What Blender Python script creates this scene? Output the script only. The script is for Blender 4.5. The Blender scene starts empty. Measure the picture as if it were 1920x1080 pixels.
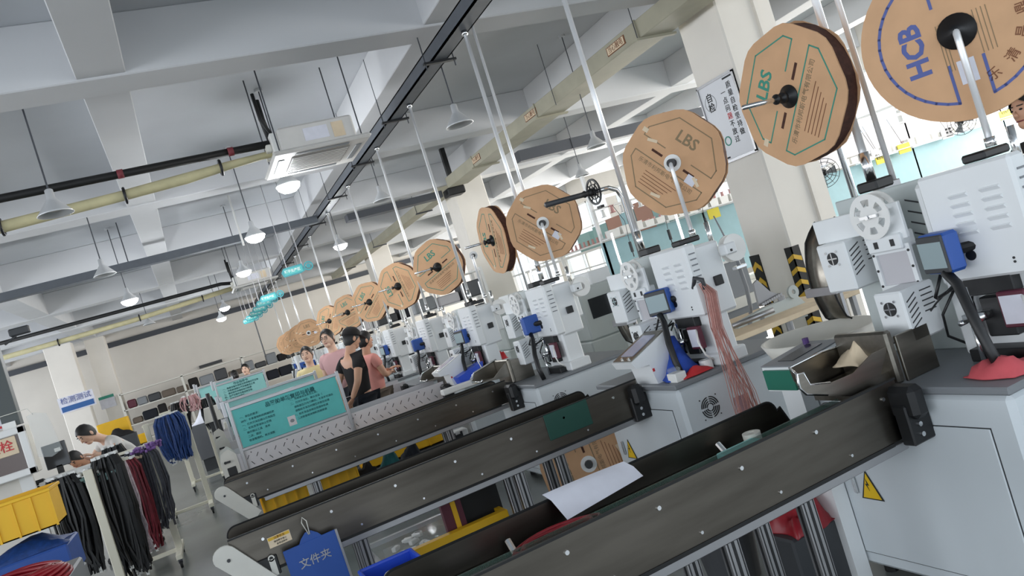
import bpy, bmesh, math, random
from mathutils import Vector, Matrix
V = Vector
random.seed(7)
scn = bpy.context.scene
COL = scn.collection

# ---------------------------------------------------------------- camera
YAW, PITCH, ROLL, FPX, CAMZ = math.radians(23.0), math.radians(-0.235), math.radians(17.47), 1450.0, 1.75
FW = V((math.sin(YAW)*math.cos(PITCH), math.cos(YAW)*math.cos(PITCH), math.sin(PITCH)))
R0 = V((math.cos(YAW), -math.sin(YAW), 0)); U0 = R0.cross(FW)
RT = R0*math.cos(ROLL) - U0*math.sin(ROLL); UP = RT.cross(FW)
EYE = V((0, 0, CAMZ))
cd = bpy.data.cameras.new('camera'); cam = bpy.data.objects.new('camera', cd); COL.objects.link(cam)
cd.sensor_width = 36; cd.lens = FPX/1920*36; cd.clip_start = .05; cd.clip_end = 200
cam.matrix_world = Matrix(((RT.x, UP.x, -FW.x, EYE.x), (RT.y, UP.y, -FW.y, EYE.y), (RT.z, UP.z, -FW.z, EYE.z), (0, 0, 0, 1)))
scn.camera = cam

# ---------------------------------------------------------------- world, exposure
w = bpy.data.worlds.new('daylight'); scn.world = w; w.use_nodes = True
bg = w.node_tree.nodes['Background']; bg.inputs[0].default_value = (.80, .90, 1.0, 1); bg.inputs[1].default_value = 1.5
vs = scn.view_settings; vs.view_transform = 'Standard'; vs.look = 'None'; vs.gamma = 1; vs.use_curve_mapping = False
vs.exposure = 0.38
scn.cycles.max_bounces = 8; scn.cycles.diffuse_bounces = 5; scn.cycles.glossy_bounces = 4
scn.cycles.sample_clamp_indirect = 6; scn.cycles.caustics_reflective = False; scn.cycles.caustics_refractive = False

def area(name, loc, d, sx, sy, power, col=(1, 1, 1)):
    l = bpy.data.lights.new(name, 'AREA'); l.shape = 'RECTANGLE'; l.size = sx; l.size_y = sy; l.energy = power; l.color = col
    o = bpy.data.objects.new(name, l); COL.objects.link(o); o.location = loc
    o.rotation_euler = V(d).to_track_quat('-Z', 'Y').to_euler(); return o
# daylight coming in through the window band of the right wall and of the left wall
area('daylight_right', (14.7, 16, 2.7), (-1, 0, -.1), 34, 2.6, 1900, (1, .95, .88))
area('daylight_left', (-8.8, 13, 2.5), (1, 0, -.15), 38, 2.4, 850, (.93, .95, 1))
area('fill_back', (2, -6.8, 2.4), (0, 1, -.1), 14, 3.0, 110, (.92, .96, 1))  # added fill lamp across the open back end, no window there

# ---------------------------------------------------------------- materials
def lin(h):
    c = [int(h[i:i+2], 16)/255 for i in (0, 2, 4)]
    return [x/12.92 if x <= .04045 else ((x+.055)/1.055)**2.4 for x in c] + [1]
MATS = {}
def mat(name, hx, rough=.55, metal=0.0, var=0.0, scale=8.0, bump=0.0, emit=None, alpha=1.0, trans=0.0, stretch=None, spec=.5):
    m = bpy.data.materials.new(name); m.use_nodes = True; nt = m.node_tree; b = nt.nodes['Principled BSDF']
    c = lin(hx); b.inputs['Base Color'].default_value = c; b.inputs['Roughness'].default_value = rough; b.inputs['Metallic'].default_value = metal
    b.inputs['Specular IOR Level'].default_value = spec
    if emit: b.inputs['Emission Color'].default_value = c; b.inputs['Emission Strength'].default_value = emit
    if alpha < 1: b.inputs['Alpha'].default_value = alpha
    if trans: b.inputs['Transmission Weight'].default_value = trans; b.inputs['IOR'].default_value = 1.2
    if var or bump:
        tc = nt.nodes.new('ShaderNodeTexCoord'); mp = nt.nodes.new('ShaderNodeMapping'); n = nt.nodes.new('ShaderNodeTexNoise')
        n.inputs['Scale'].default_value = scale; n.inputs['Detail'].default_value = 5
        if stretch: mp.inputs['Scale'].default_value = stretch
        nt.links.new(tc.outputs['Object'], mp.inputs[0]); nt.links.new(mp.outputs[0], n.inputs[0])
        if var:
            r = nt.nodes.new('ShaderNodeValToRGB'); e = r.color_ramp.elements; e[0].position = .3; e[1].position = .7
            e[0].color = [max(0, x*(1-var)) for x in c[:3]]+[1]; e[1].color = [min(1, x*(1+var)) for x in c[:3]]+[1]
            nt.links.new(n.outputs[0], r.inputs[0]); nt.links.new(r.outputs[0], b.inputs['Base Color'])
        if bump:
            bp = nt.nodes.new('ShaderNodeBump'); bp.inputs['Strength'].default_value = bump; bp.inputs['Distance'].default_value = .01
            nt.links.new(n.outputs[0], bp.inputs['Height']); nt.links.new(bp.outputs[0], b.inputs['Normal'])
    MATS[name] = m; return m
mat('wall_paint', 'ddd8d0', .8, var=.03, scale=1.5, bump=.05)
mat('ceiling_paint', 'c6c9cd', .85, var=.05, scale=.7, bump=.05)
mat('beam_paint', 'cfd0d2', .85, var=.04, scale=.9, bump=.05)
mat('column_paint', 'e9e4dc', .75, var=.03, scale=2)
mat('floor_epoxy', '7c807d', .22, var=.14, scale=.9, bump=.02)
mat('rail_grey', '5a5f66', .5, .2, var=.06)
mat('steel_dark', '4c4f55', .5, .4)
mat('duct_cream', 'a5a18e', .6, var=.08, scale=3)
mat('chrome', 'e4e6e8', .2, 1.0)
mat('tube_alu', 'e8e9ea', .3, .35)
mat('steel', '8a857c', .30, 1.0, var=.10, scale=5, stretch=(.4, 8, 8))
mat('steel_belt', '66615a', .30, 1.0, var=.2, scale=2.5, stretch=(.8, 1, 6))
mat('alu', 'a6a6a8', .38, .9)
mat('white_machine', 'e6e9ea', .38, var=.02, scale=3)
mat('grey_machine', 'bcc4c3', .42, var=.03, scale=4)
mat('cab_white', 'd3dade', .4, var=.03, scale=2)
mat('white_plastic', 'e9e9e6', .4)
mat('off_white', 'd8d6cd', .5, var=.04)
mat('black', '17181a', .45)
mat('black_rubber', '0f1011', .6)
mat('dark_grey', '3a3c3f', .5)
mat('mid_grey', '808488', .5)
mat('cardboard', 'd0a57e', .8, var=.07, scale=6, bump=.1)
mat('cardboard_edge', '4a2c22', .9, var=.3, scale=40)
mat('cardboard_dark', '8d6546', .85, var=.1, scale=6)
mat('ink_green', '3f8f7c', .8)
mat('ink_olive', '8c7a5e', .8)
mat('ink_blue', '5a66a0', .8)
mat('ink_brown', '80543a', .8)
mat('ink_black', '25282a', .7)
mat('ink_teal', '0e5a5c', .7)
mat('blue_box', '2c57a8', .45, var=.05)
mat('blue_cloth', '2348a6', .8, var=.12, scale=12, bump=.3)
mat('blue_folder', '28509c', .5, var=.04)
mat('blue_plastic', '2a50c8', .35, var=.05)
mat('blue_label', '2f5f9d', .6)
mat('red', 'c52a30', .5, var=.05)
mat('red_cloth', 'c8555c', .8, var=.08, scale=12, bump=.3)
mat('red_wire', '8e1522', .4, var=.1)
mat('screen', '9fb0b4', .15)
mat('screen_lilac', 'aeb0c6', .15)
mat('screen_dark', '25272b', .12)
mat('yellow_crate', 'eab61a', .5, var=.05, scale=3)
mat('yellow', 'e0b31c', .5)
mat('chevron_yellow', 'd7ad33', .6)
mat('sign_yellow', 'f0c51c', .5)
mat('card_yellow', 'd9c92a', .6)
mat('teal', '55b7b4', .45, var=.04)
mat('teal_pale', '8fcac6', .5)
mat('sign_teal', '3f97a0', .5)
mat('board_grey', 'c2c0c4', .5)
mat('green_panel', '146a56', .45)
mat('green_dark', '14463b', .5)
mat('green_belt', '494c47', .25, var=.15)
mat('peg_white', 'cfccce', .5)
mat('poster', 'dfe1e6', .5)
mat('paper', 'dfe0ea', .8, var=.06, scale=9)
mat('paper_warm', 'e0cdb0', .8, var=.08)
mat('lilac', '7d5a9a', .6)
mat('pink_wire', 'c08d84', .5, var=.15, scale=30)
mat('pink_bag', 'c9a2a8', .4, alpha=.75)
mat('plastic_clear', 'cfd6d6', .12, alpha=.18)
mat('glass', 'e6efef', .05, alpha=.12)
mat('glass_green', '57756a', .06, alpha=.35)
mat('copper', 'a9735c', .4, .3, var=.2, scale=30)
mat('lamp_glow', 'ffffff', .5, emit=16)
mat('lamp_dim', 'f2efe2', .5, emit=.9)
mat('lamp_shade', 'c9cbcd', .3, .2)
mat('pipe_cream', 'cdc59c', .7, var=.12, scale=5, bump=.25)
mat('tape_red', '7c3038', .6)
mat('ac_white', 'd4d2ce', .5, var=.03)
mat('ac_grille', '9a9793', .6)
mat('skin', 'd2a083', .5)
mat('skin_pale', 'dfb8a0', .5)
mat('hair', '151313', .5)
mat('cloth_black', '1a1718', .85)
mat('cloth_navy', '161a24', .85)
mat('cloth_pink', 'e39a8f', .85)
mat('cloth_rose', 'cfa3a3', .85)
mat('cloth_yellow', 'e3d3a0', .85)
mat('cloth_white', 'dcdad6', .85)
mat('cloth_olive', '6a5f55', .85)
mat('bundle_black', '08090b', .5, var=.3, scale=30)
mat('bundle_grey', '474850', .6, var=.3, scale=30)
mat('bundle_red', '6d1524', .5, var=.3, scale=30)
mat('bundle_blue', '1c3f7c', .5, var=.3, scale=30)
mat('bundle_white', 'b7aab0', .5, var=.3, scale=30)
mat('rack_cream', 'dedac8', .5)
mat('blue_panel', '9cc0c8', .6, var=.04)
mat('box_teal', '8fb0ae', .8)
mat('box_brown', 'b08878', .8)
mat('thread_pink', 'd0a09c', .7)
mat('door_glass', '5b4a44', .15)
mat('window_frame', 'e8e8e6', .4)
mat('steel_post', '4d5353', .5)
mat('maroon', '5a2233', .5)
mat('crate_grey', '5c5e62', .7)
mat('purple', '4a2f6c', .6)

# ---------------------------------------------------------------- mesh building
class MB:
    def __init__(s): s.bm = bmesh.new()
    def _add(s, vs, fs, M=None):
        nv = [s.bm.verts.new(M @ V(v) if M else V(v)) for v in vs]
        for f in fs:
            try: s.bm.faces.new([nv[i] for i in f])
            except ValueError: pass
        return nv
    def box(s, x0, x1, y0, y1, z0, z1, b=0, M=None):
        if b <= 0:
            vs = [(x, y, z) for x in (x0, x1) for y in (y0, y1) for z in (z0, z1)]
            s._add(vs, [(0, 1, 3, 2), (4, 6, 7, 5), (0, 4, 5, 1), (2, 3, 7, 6), (0, 2, 6, 4), (1, 5, 7, 3)], M); return s
        lo, hi = (min(x0, x1), min(y0, y1), min(z0, z1)), (max(x0, x1), max(y0, y1), max(z0, z1))
        b = min(b, min(hi[i]-lo[i] for i in range(3))*.45)
        vs, idx = [], {}
        for i in range(8):
            g = [(i >> k) & 1 for k in range(3)]
            for a in range(3):
                p = []
                for k in range(3):
                    e = hi[k] if g[k] else lo[k]
                    if k != a: e += -b if g[k] else b
                    p.append(e)
                idx[(i, a)] = len(vs); vs.append(tuple(p))
        fs = []
        for a in range(3):
            o = [k for k in range(3) if k != a]
            for sgn in (0, 1):
                base = sgn << a
                fs.append([idx[(base | (p << o[0]) | (q << o[1]), a)] for p, q in ((0, 0), (1, 0), (1, 1), (0, 1))])
            for p in (0, 1):
                for q in (0, 1):
                    i0 = (p << o[0]) | (q << o[1]); i1 = i0 | (1 << a)
                    fs.append([idx[(i0, o[0])], idx[(i1, o[0])], idx[(i1, o[1])], idx[(i0, o[1])]])
        for i in range(8): fs.append([idx[(i, 0)], idx[(i, 1)], idx[(i, 2)]])
        s._add(vs, fs, M); return s
    def cyl(s, p0, p1, r, n=12, r2=None, M=None):
        p0, p1 = V(p0), V(p1); d = p1-p0; q = d.to_track_quat('Z', 'Y'); r2 = r if r2 is None else r2
        vs = [p0+q @ V((r*math.cos(t), r*math.sin(t), 0)) for t in [2*math.pi*i/n for i in range(n)]]
        vs += [p1+q @ V((r2*math.cos(t), r2*math.sin(t), 0)) for t in [2*math.pi*i/n for i in range(n)]]
        fs = [(i, (i+1) % n, n+(i+1) % n, n+i) for i in range(n)]+[list(range(n))[::-1], list(range(n, 2*n))]
        s._add(vs, fs, M); return s
    def tube(s, pts, r, n=6, M=None, cyc=False):
        pts = [V(p) for p in pts]; L = len(pts); vs, fs = [], []
        up = None
        for i, p in enumerate(pts):
            if cyc: t = pts[(i+1) % L]-pts[i-1]
            else: t = pts[min(i+1, L-1)]-pts[max(i-1, 0)]
            t.normalize()
            if up is None: up = t.orthogonal().normalized()
            up = (up-t*up.dot(t)); up = up.normalized() if up.length > 1e-6 else t.orthogonal().normalized()
            sd = t.cross(up); rr = r[i] if isinstance(r, (list, tuple)) else r
            for k in range(n):
                a = 2*math.pi*k/n; vs.append(p+up*math.cos(a)*rr+sd*math.sin(a)*rr)
        m = L if cyc else L-1
        for i in range(m):
            j = (i+1) % L
            for k in range(n): fs.append((i*n+k, i*n+(k+1) % n, j*n+(k+1) % n, j*n+k))
        if not cyc: fs += [list(range(n))[::-1], [(L-1)*n+k for k in range(n)]]
        s._add(vs, fs, M); return s
    def prism(s, pts, ext, M=None):
        pts = [V(p) for p in pts]; e = V(ext); n = len(pts)
        s._add(pts+[p+e for p in pts], [list(range(n))[::-1], list(range(n, 2*n))]+[(i, (i+1) % n, n+(i+1) % n, n+i) for i in range(n)], M); return s
    def ring(s, c, ax, ri, ro, t, n=24, a0=0, a1=2*math.pi, M=None):
        c = V(c); q = V(ax).to_track_quat('Z', 'Y'); full = abs(a1-a0-2*math.pi) < 1e-6; k = n if full else n+1
        vs = []
        for z in (0, t):
            for r in (ri, ro):
                vs += [c+q @ V((r*math.cos(a0+(a1-a0)*i/n), r*math.sin(a0+(a1-a0)*i/n), z)) for i in range(k)]
        fs = []
        for i in range(n):
            j = (i+1) % k
            fs += [(i, j, k+j, k+i), (2*k+i, 3*k+i, 3*k+j, 2*k+j), (i, 2*k+i, 2*k+j, j), (k+i, k+j, 3*k+j, 3*k+i)]
        if not full: fs += [(0, k, 3*k, 2*k), (k-1, 3*k-1, 4*k-1, 2*k+k-1)]
        s._add(vs, fs, M); return s
    def lathe(s, prof, c, ax=(0, 0, 1), n=20, M=None):
        c = V(c); q = V(ax).to_track_quat('Z', 'Y'); vs, fs = [], []
        for r, h in prof: vs += [c+q @ V((r*math.cos(2*math.pi*i/n), r*math.sin(2*math.pi*i/n), h)) for i in range(n)]
        for a in range(len(prof)-1):
            for i in range(n): fs.append((a*n+i, a*n+(i+1) % n, (a+1)*n+(i+1) % n, (a+1)*n+i))
        fs += [list(range(n))[::-1], [(len(prof)-1)*n+i for i in range(n)]]
        s._add(vs, fs, M); return s
    def sphere(s, c, r, seg=14, rings=9, sc=(1, 1, 1), M=None):
        c = V(c); vs, fs = [], []
        for j in range(1, rings):
            ph = math.pi*j/rings
            for i in range(seg):
                th = 2*math.pi*i/seg; vs.append(c+V((r*sc[0]*math.sin(ph)*math.cos(th), r*sc[1]*math.sin(ph)*math.sin(th), r*sc[2]*math.cos(ph))))
        t = len(vs); vs += [c+V((0, 0, r*sc[2])), c-V((0, 0, r*sc[2]))]
        for j in range(rings-2):
            for i in range(seg): fs.append((j*seg+i, (j+1)*seg+i, (j+1)*seg+(i+1) % seg, j*seg+(i+1) % seg))
        for i in range(seg):
            fs.append((t, i, (i+1) % seg)); fs.append((t+1, (rings-2)*seg+(i+1) % seg, (rings-2)*seg+i))
        s._add(vs, fs, M); return s
    def build(s, name, m, parent=None, smooth=False, kind=None):
        bmesh.ops.recalc_face_normals(s.bm, faces=s.bm.faces)
        me = bpy.data.meshes.new(name)
        off = V(parent['_o']) if parent is not None and '_o' in parent else V((0, 0, 0))
        if off.length: bmesh.ops.translate(s.bm, verts=s.bm.verts, vec=-off)
        s.bm.to_mesh(me); s.bm.free()
        me.materials.append(MATS[m] if isinstance(m, str) else m)
        if smooth:
            for p in me.polygons: p.use_smooth = True
            if smooth == 'auto': me.set_sharp_from_angle(angle=.7)
        o = bpy.data.objects.new(name, me); COL.objects.link(o)
        if parent is not None:
            o.parent = parent
            if '_o' in parent: o['_o'] = list(parent['_o'])
        if kind: o['kind'] = kind
        return o
def box(name, m, parent, *a, b=0.0, M=None, kind=None): return MB().box(*a, b=b, M=M).build(name, m, parent, kind=kind)
def tag(o, label, cat, group=None, kind=None):
    o['label'] = label; o['category'] = cat
    if group: o['group'] = group
    if kind: o['kind'] = kind
    return o
def thing(name, label, cat, loc=(0, 0, 0), group=None):
    o = bpy.data.objects.new(name, None); COL.objects.link(o); o.location = loc; o.empty_display_size = .1
    o['_o'] = list(loc); return tag(o, label, cat, group)
def lab(o, l): o['label'] = l; return o
def struct(o): o['kind'] = 'structure'; return o
def dup(root, loc, label=None, rot=None, group=None, skip=()):
    r = root.copy(); COL.objects.link(r); r.location = loc; r['_o'] = list(loc)
    if rot is not None: r.rotation_euler = rot
    if label: r['label'] = label
    if group: r['group'] = group
    def rec(src, dst):
        for ch in list(src.children):
            if ch.name.split('.')[0] in skip: continue
            c = ch.copy(); COL.objects.link(c); c.parent = dst; rec(ch, c)
    rec(root, r); return r
def at(px, py, X=None, Y=None, Z=None):
    d = RT*((px-960)/FPX)-UP*((py-540)/FPX)+FW
    k = X/d.x if X is not None else Y/d.y if Y is not None else (Z-CAMZ)/d.z
    return EYE+d*k
def frame(o, u, v):
    u, v = V(u).normalized(), V(v).normalized(); n = u.cross(v); o = V(o)
    return Matrix(((u.x, v.x, n.x, o.x), (u.y, v.y, n.y, o.y), (u.z, v.z, n.z, o.z), (0, 0, 0, 1)))
def text(name, s, size, M, m, parent, bold=0.0, align='CENTER', ext=.0012, sx=1.0):
    cu = bpy.data.curves.new(name, 'FONT'); cu.body = s; cu.size = size; cu.align_x = align; cu.align_y = 'CENTER'
    cu.extrude = ext; cu.offset = bold*size; cu.resolution_u = 2
    to = bpy.data.objects.new(name, cu); COL.objects.link(to)
    dg = bpy.context.evaluated_depsgraph_get(); me = bpy.data.meshes.new_from_object(to.evaluated_get(dg))
    bpy.data.objects.remove(to); bpy.data.curves.remove(cu)
    off = V(parent['_o']) if parent is not None and '_o' in parent else V((0, 0, 0))
    me.transform(Matrix.Translation(-off) @ M @ Matrix.Diagonal((sx, 1, 1, 1)))
    me.materials.clear(); me.materials.append(MATS[m]); me.name = name
    o = bpy.data.objects.new(name, me); COL.objects.link(o); o.parent = parent
    if parent is not None and '_o' in parent: o['_o'] = list(parent['_o'])
    return o
# ================================================================ the setting
XL, XR, YB, YF = -9.0, 14.8, -7.0, 34.0
SLAB, BEAM = 5.0, 4.45
struct(box('floor', 'floor_epoxy', None, XL, XR, YB, YF, -.1, 0))
struct(box('ceiling', 'ceiling_paint', None, XL, XR, YB, YF, SLAB, SLAB+.15))
struct(box('wall_far', 'wall_paint', None, XL, XR, YF, YF+.2, 0, SLAB))
YBEAMS = [(2.3, 2.7), (7.1, 7.52), (12.15, 12.6), (17.0, 17.45), (21.9, 22.35), (26.7, 27.15), (31.5, 31.95)]
for a, b in YBEAMS: struct(MB().box(XL, XR, a, b, BEAM, SLAB, b=.01).build('ceiling_beam', 'beam_paint'))
ys = [YB]+[c for p in YBEAMS for c in p]+[YF]
for xa, xb in ((-6.4, -5.95), (-3.2, -2.75), (-.19, .2), (2.95, 3.35), (6.5, 7.2), (9.6, 10.0), (12.4, 12.8)):
    for i in range(0, len(ys), 2):
        struct(MB().box(xa, xb, ys[i]-.004, ys[i+1]+.004, BEAM+.02, SLAB, b=.008).build('ceiling_joist', 'beam_paint'))
# columns
def column(x0, x1, y0, y1):
    return struct(MB().box(x0, x1, y0, y1, 0, BEAM+.01, b=.02).build('column', 'column_paint'))
column(6.45, 7.28, 6.97, 7.70); column(6.45, 7.25, 16.8, 17.5); column(6.45, 7.25, 26.6, 27.3)
column(-4.35, -3.5, 30.6, 31.3); column(-3.2, -2.55, 31.6, 32.3)
tr = struct(MB().box(6.98, 7.02, 6.93, 6.97, 0, BEAM).build('trim_1', 'column_paint'))
# right wall with window bands
for z0, z1, nm in ((0, 1.0, 'wall_right'), (3.95, SLAB, 'wall_right')):
    struct(box(nm, 'wall_paint', None, XR, XR+.2, YB, YF, z0, z1))
wn = 0
for k in range(8):
    y0 = YB+.2+k*5.1; wn += 1
    struct(box('wall_right', 'wall_paint', None, XR, XR+.2, y0-.35, y0+.35, 1.0, 3.95))
    wf = MB()
    ya, yb = y0+.35, min(y0+4.75, YF)
    for j in range(4):
        yy = ya+(yb-ya)*j/3; wf.box(XR+.02, XR+.08, yy-.03, yy+.03, 1.0, 3.95)
    wf.box(XR+.02, XR+.08, ya, yb, 1.0, 1.07).box(XR+.02, XR+.08, ya, yb, 3.88, 3.95).box(XR+.02, XR+.08, ya, yb, 2.95, 3.0)
    f = struct(wf.build('window_%d' % wn, 'window_frame'))
    for j in range(3):
        box('pane', 'glass', f, XR+.04, XR+.05, ya+(yb-ya)*j/3+.03, ya+(yb-ya)*(j+1)/3-.03, 1.07, 3.88)
# left wall (outside the frame) with its window band
struct(box('wall_left', 'wall_paint', None, XL-.2, XL, YB, YF, 0, 1.0)); struct(box('wall_left', 'wall_paint', None, XL-.2, XL, YB, YF, 3.9, SLAB))
for k in range(9): struct(box('wall_left', 'wall_paint', None, XL-.2, XL, YB+k*5-.3, YB+k*5+.3, 1.0, 3.9))
# window-top beam high on the far wall, its shadow put into the dark colour
struct(box('trim_2', 'steel_dark', None, XL, XR, YF-.12, YF, 4.1, 4.3))

# partition with the hose box at the left
pt = struct(box('partition_wall', 'wall_paint', None, -4.6, -1.86, 9.35, 9.5, 0, 3.4))
po = struct(MB().box(-1.86, -1.70, 9.30, 9.46, 1.9, 3.0, b=.004).box(-1.90, -1.66, 9.26, 9.5, 3.0, 3.05).build('partition_post', 'steel_post'))
struct(box('trim_3', 'window_frame', None, -1.86, -1.74, 9.28, 9.34, 0, 1.95))

# ================================================================ overhead rail
rail = thing('cable_rail', 'long dark grey ceiling rail running diagonally away above the machine row', 'rail', (3.14, 2, 4.18))
MB().box(3.02, 3.20, 1.0, 33.5, 4.18, 4.20).box(3.02, 3.035, 1.0, 33.5, 4.18, 4.33).box(3.185, 3.2, 1.0, 33.5, 4.18, 4.33).box(3.02, 3.2, 1.0, 33.5, 4.315, 4.33).build('channel', 'rail_grey', rail)
for i, y in enumerate([3.2, 5.35, 7.35, 9.3, 11.4, 13.7, 16.2, 19, 22, 25.5, 29]):
    MB().box(2.93, 3.29, y-.025, y+.025, 4.155, 4.178).build('bracket', 'black', rail)
    for x in (2.95, 3.27): MB().cyl((x, y, 4.10), (x, y, SLAB), .007, 6).build('hanger_rod', 'steel_dark', rail)
br = thing('branch_rail', 'dark grey ceiling rail crossing from the left edge towards the long rail', 'rail', (0, 15.6, 4.15))
MB().box(-8.5, 3.0, 15.45, 15.65, 4.10, 4.24, b=.005).build('channel', 'rail_grey', br)
MB().cyl((1.5, 15.4, 4.0), (1.5, 15.4, SLAB), .02, 8).build('hanger_rod', 'white_plastic', br)
for x in (-6, -3, -.5): MB().cyl((x, 15.55, 4.2), (x, 15.55, SLAB), .01, 6).build('hanger_rod', 'steel_dark', br)
# cream duct beside the columns
dt = thing('cable_duct', 'cream coloured cable duct with warning stickers running past the column', 'duct', (6, 4, 4.1))
MB().box(5.78, 6.25, 1.0, 15.3, 4.1, 4.32, b=.006).build('duct_body', 'duct_cream', dt)
for y in (4.5, 7.6, 10.6, 13.6): MB().box(5.72, 6.31, y-.03, y+.03, 4.07, 4.10).box(5.765, 5.78, y-.012, y+.012, 4.1, 4.33).build('strap', 'duct_cream', dt)
for y in (6.3, 7.6, 9.9): MB().cyl((5.75, y, 4.07), (5.75, y, SLAB), .006, 6).build('hanger_rod', 'steel_dark', dt)
for y in (8.1, 10.8, 13.4):
    l = box('sticker', 'ink_brown', dt, 5.772, 5.779, y-.22, y+.22, 4.16, 4.27); box('sticker_face', 'paper_warm', l, 5.768, 5.773, y-.20, y+.20, 4.17, 4.26)
    text('lettering', '当心触电', .09, frame((5.767, y, 4.215), (0, -1, 0), (0, 0, 1)), 'ink_brown', l)
d2 = thing('cable_duct', 'far grey continuation of the ceiling duct beyond the black box', 'duct', (6, 16, 4.1))
MB().box(5.85, 6.2, 16.2, 31, 4.1, 4.3).build('duct_body', 'duct_cream', d2)
for y in (18, 23, 28): MB().cyl((5.83, y, 4.08), (5.83, y, SLAB), .008, 6).box(5.8, 6.24, y-.02, y+.02, 4.07, 4.1).build('hanger_rod', 'steel_dark', d2)
tag(MB().box(5.8, 6.2, 15.4, 15.75, 3.95, 4.12, b=.02).box(5.95, 6.05, 15.5, 15.6, 4.1, 5).build('junction_box', 'black'), 'black junction box at the end of the cream duct', 'junction box')
# dark transverse tray on the right
t3 = thing('cable_tray', 'dark cable tray crossing under the ceiling behind the cardboard spools', 'tray', (9, 15, 4.0))
MB().box(3.6, 5.7, 15.5, 15.8, 3.98, 4.12).box(6.3, 14.7, 12.65, 12.85, 3.85, 4.05).build('tray_body', 'steel_dark', t3)

# ================================================================ pipes
def pipe(name, label, pts, r, m, cat='pipe', clamps=(), cm='black', rings=()):
    t = thing(name, label, cat, pts[0])
    MB().tube(pts, r, 10).build('pipe_run', m, t, True)
    rr_ = max(r) if isinstance(r, list) else r
    for c, d in clamps: MB().tube([V(c)+V((0, math.cos(a)*(rr_+.018), math.sin(a)*(rr_+.018))) for a in [i*math.pi/6 for i in range(12)]], .016, 6, cyc=True).build('clamp', cm, t, True)
    for c in rings: MB().cyl(V(c)-V((.03, 0, 0)), V(c)+V((.03, 0, 0)), rr_+.006, 12).build('tape_ring', 'tape_red', t, True)
    return t
pipe('black_pipe', 'black insulated pipe leading to the nearer ceiling air conditioner', [(-4, 8.6, 4.02), (-1.2, 8.6, 4.02), (1.45, 8.62, 4.02)], .042, 'black_rubber', rings=[(-.1, 8.6, 4.02), (1.0, 8.61, 4.02), (-1.25, 8.6, 4.02)])
pipe('cream_pipe', 'cream lagged pipe with black clamps under the nearer black pipe', [(-4, 8.7, 3.74), (-1.3, 8.7, 3.77), (-.2, 8.75, 3.83), (.5, 8.7, 3.86), (1.0, 8.68, 3.9), (1.5, 8.68, 3.93)], [.055, .06, .055, .06, .045, .035], 'pipe_cream', clamps=[((-1.25, 8.7, 3.77), 0), ((-.12, 8.75, 3.83), 0), ((.86, 8.68, 3.89), 0)])
pipe('black_pipe', 'thin black pipe leading to the farther air conditioner', [(-6, 20.6, 3.96), (1.2, 20.6, 3.96), (1.5, 20.6, 3.9)], .045, 'black_rubber')
pipe('cream_pipe', 'thin cream pipe with clamps under the far black pipe', [(-6, 20.8, 3.62), (-1, 20.8, 3.68), (1.5, 20.8, 3.8)], .06, 'pipe_cream', clamps=[((-2.6, 20.8, 3.65), 0), ((-.8, 20.8, 3.7), 0), ((.7, 20.8, 3.75), 0)])

# ================================================================ ceiling cassettes
def ac(x, y, z, label):
    t = thing('ceiling_air_conditioner', label, 'air conditioner', (x, y, z), 'ceiling cassette units')
    p = MB().box(x-.55, x+.55, y-.55, y+.55, z, z+.05, b=.03).build('front_panel', 'ac_white', t)
    MB().box(x-.33, x+.33, y-.33, y+.33, z-.012, z, b=.02).build('air_grille', 'ac_grille', p)
    for i in range(9): MB().box(x-.31, x+.31, y-.30+i*.07, y-.285+i*.07, z-.018, z-.011).build('grille_slat', 'ac_white', p)
    for sx, sy in ((1, 0), (-1, 0), (0, 1), (0, -1)):
        cx, cy = x+sx*.44, y+sy*.44; lx, ly = (.035, .3) if sx else (.3, .035)
        MB().box(cx-lx, cx+lx, cy-ly, cy+ly, z-.008, z+.001, b=.006).build('air_vane', 'mid_grey', p)
    MB().box(x-.42, x+.42, y-.42, y+.42, z+.05, z+.32, b=.02).build('casing', 'ac_white', t)
    c = MB().box(x-.5, x-.42, y-.36, y+.02, z+.06, z+.30, b=.01).build('side_box', 'white_plastic', t)
    MB().box(x-.56, x-.5, y-.30, y-.18, z+.12, z+.2, b=.01).cyl((x-.56, y-.1, z+.1), (x-.48, y-.1, z+.1), .04, 10).build('fitting', 'off_white', c)
    box('label_plate', 'paper', t, x-.15, x+.12, y-.426, y-.419, z+.12, z+.26); box('label_plate', 'paper_warm', t, x+.17, x+.3, y-.426, y-.419, z+.10, z+.27)
    for sx in (-1, 1):
        for sy in (-1, 1): MB().cyl((x+sx*.46, y+sy*.46, z+.05), (x+sx*.46, y+sy*.46, SLAB), .008, 6).build('hanger_rod', 'steel_dark', t)
    MB().tube([(x-.47, y-.2, z+.15), (x-.5, y-.22, z+.5), (x-.5, y-.22, z+.72)], .035, 10).build('lagged_riser', 'black_rubber', t, True)
    MB().tube([(x-.42, y-.28, z+.2), (x-.53, y-.30, z+.48), (x-.53, y-.28, z+.78)], .02, 8).build('lagged_riser', 'black_rubber', t, True)
    return t
ac(1.92, 8.85, 3.80, 'nearer square ceiling air conditioner beside the black pipe')
ac(1.95, 20.4, 3.68, 'farther small ceiling air conditioner above the far lamps')

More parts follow.
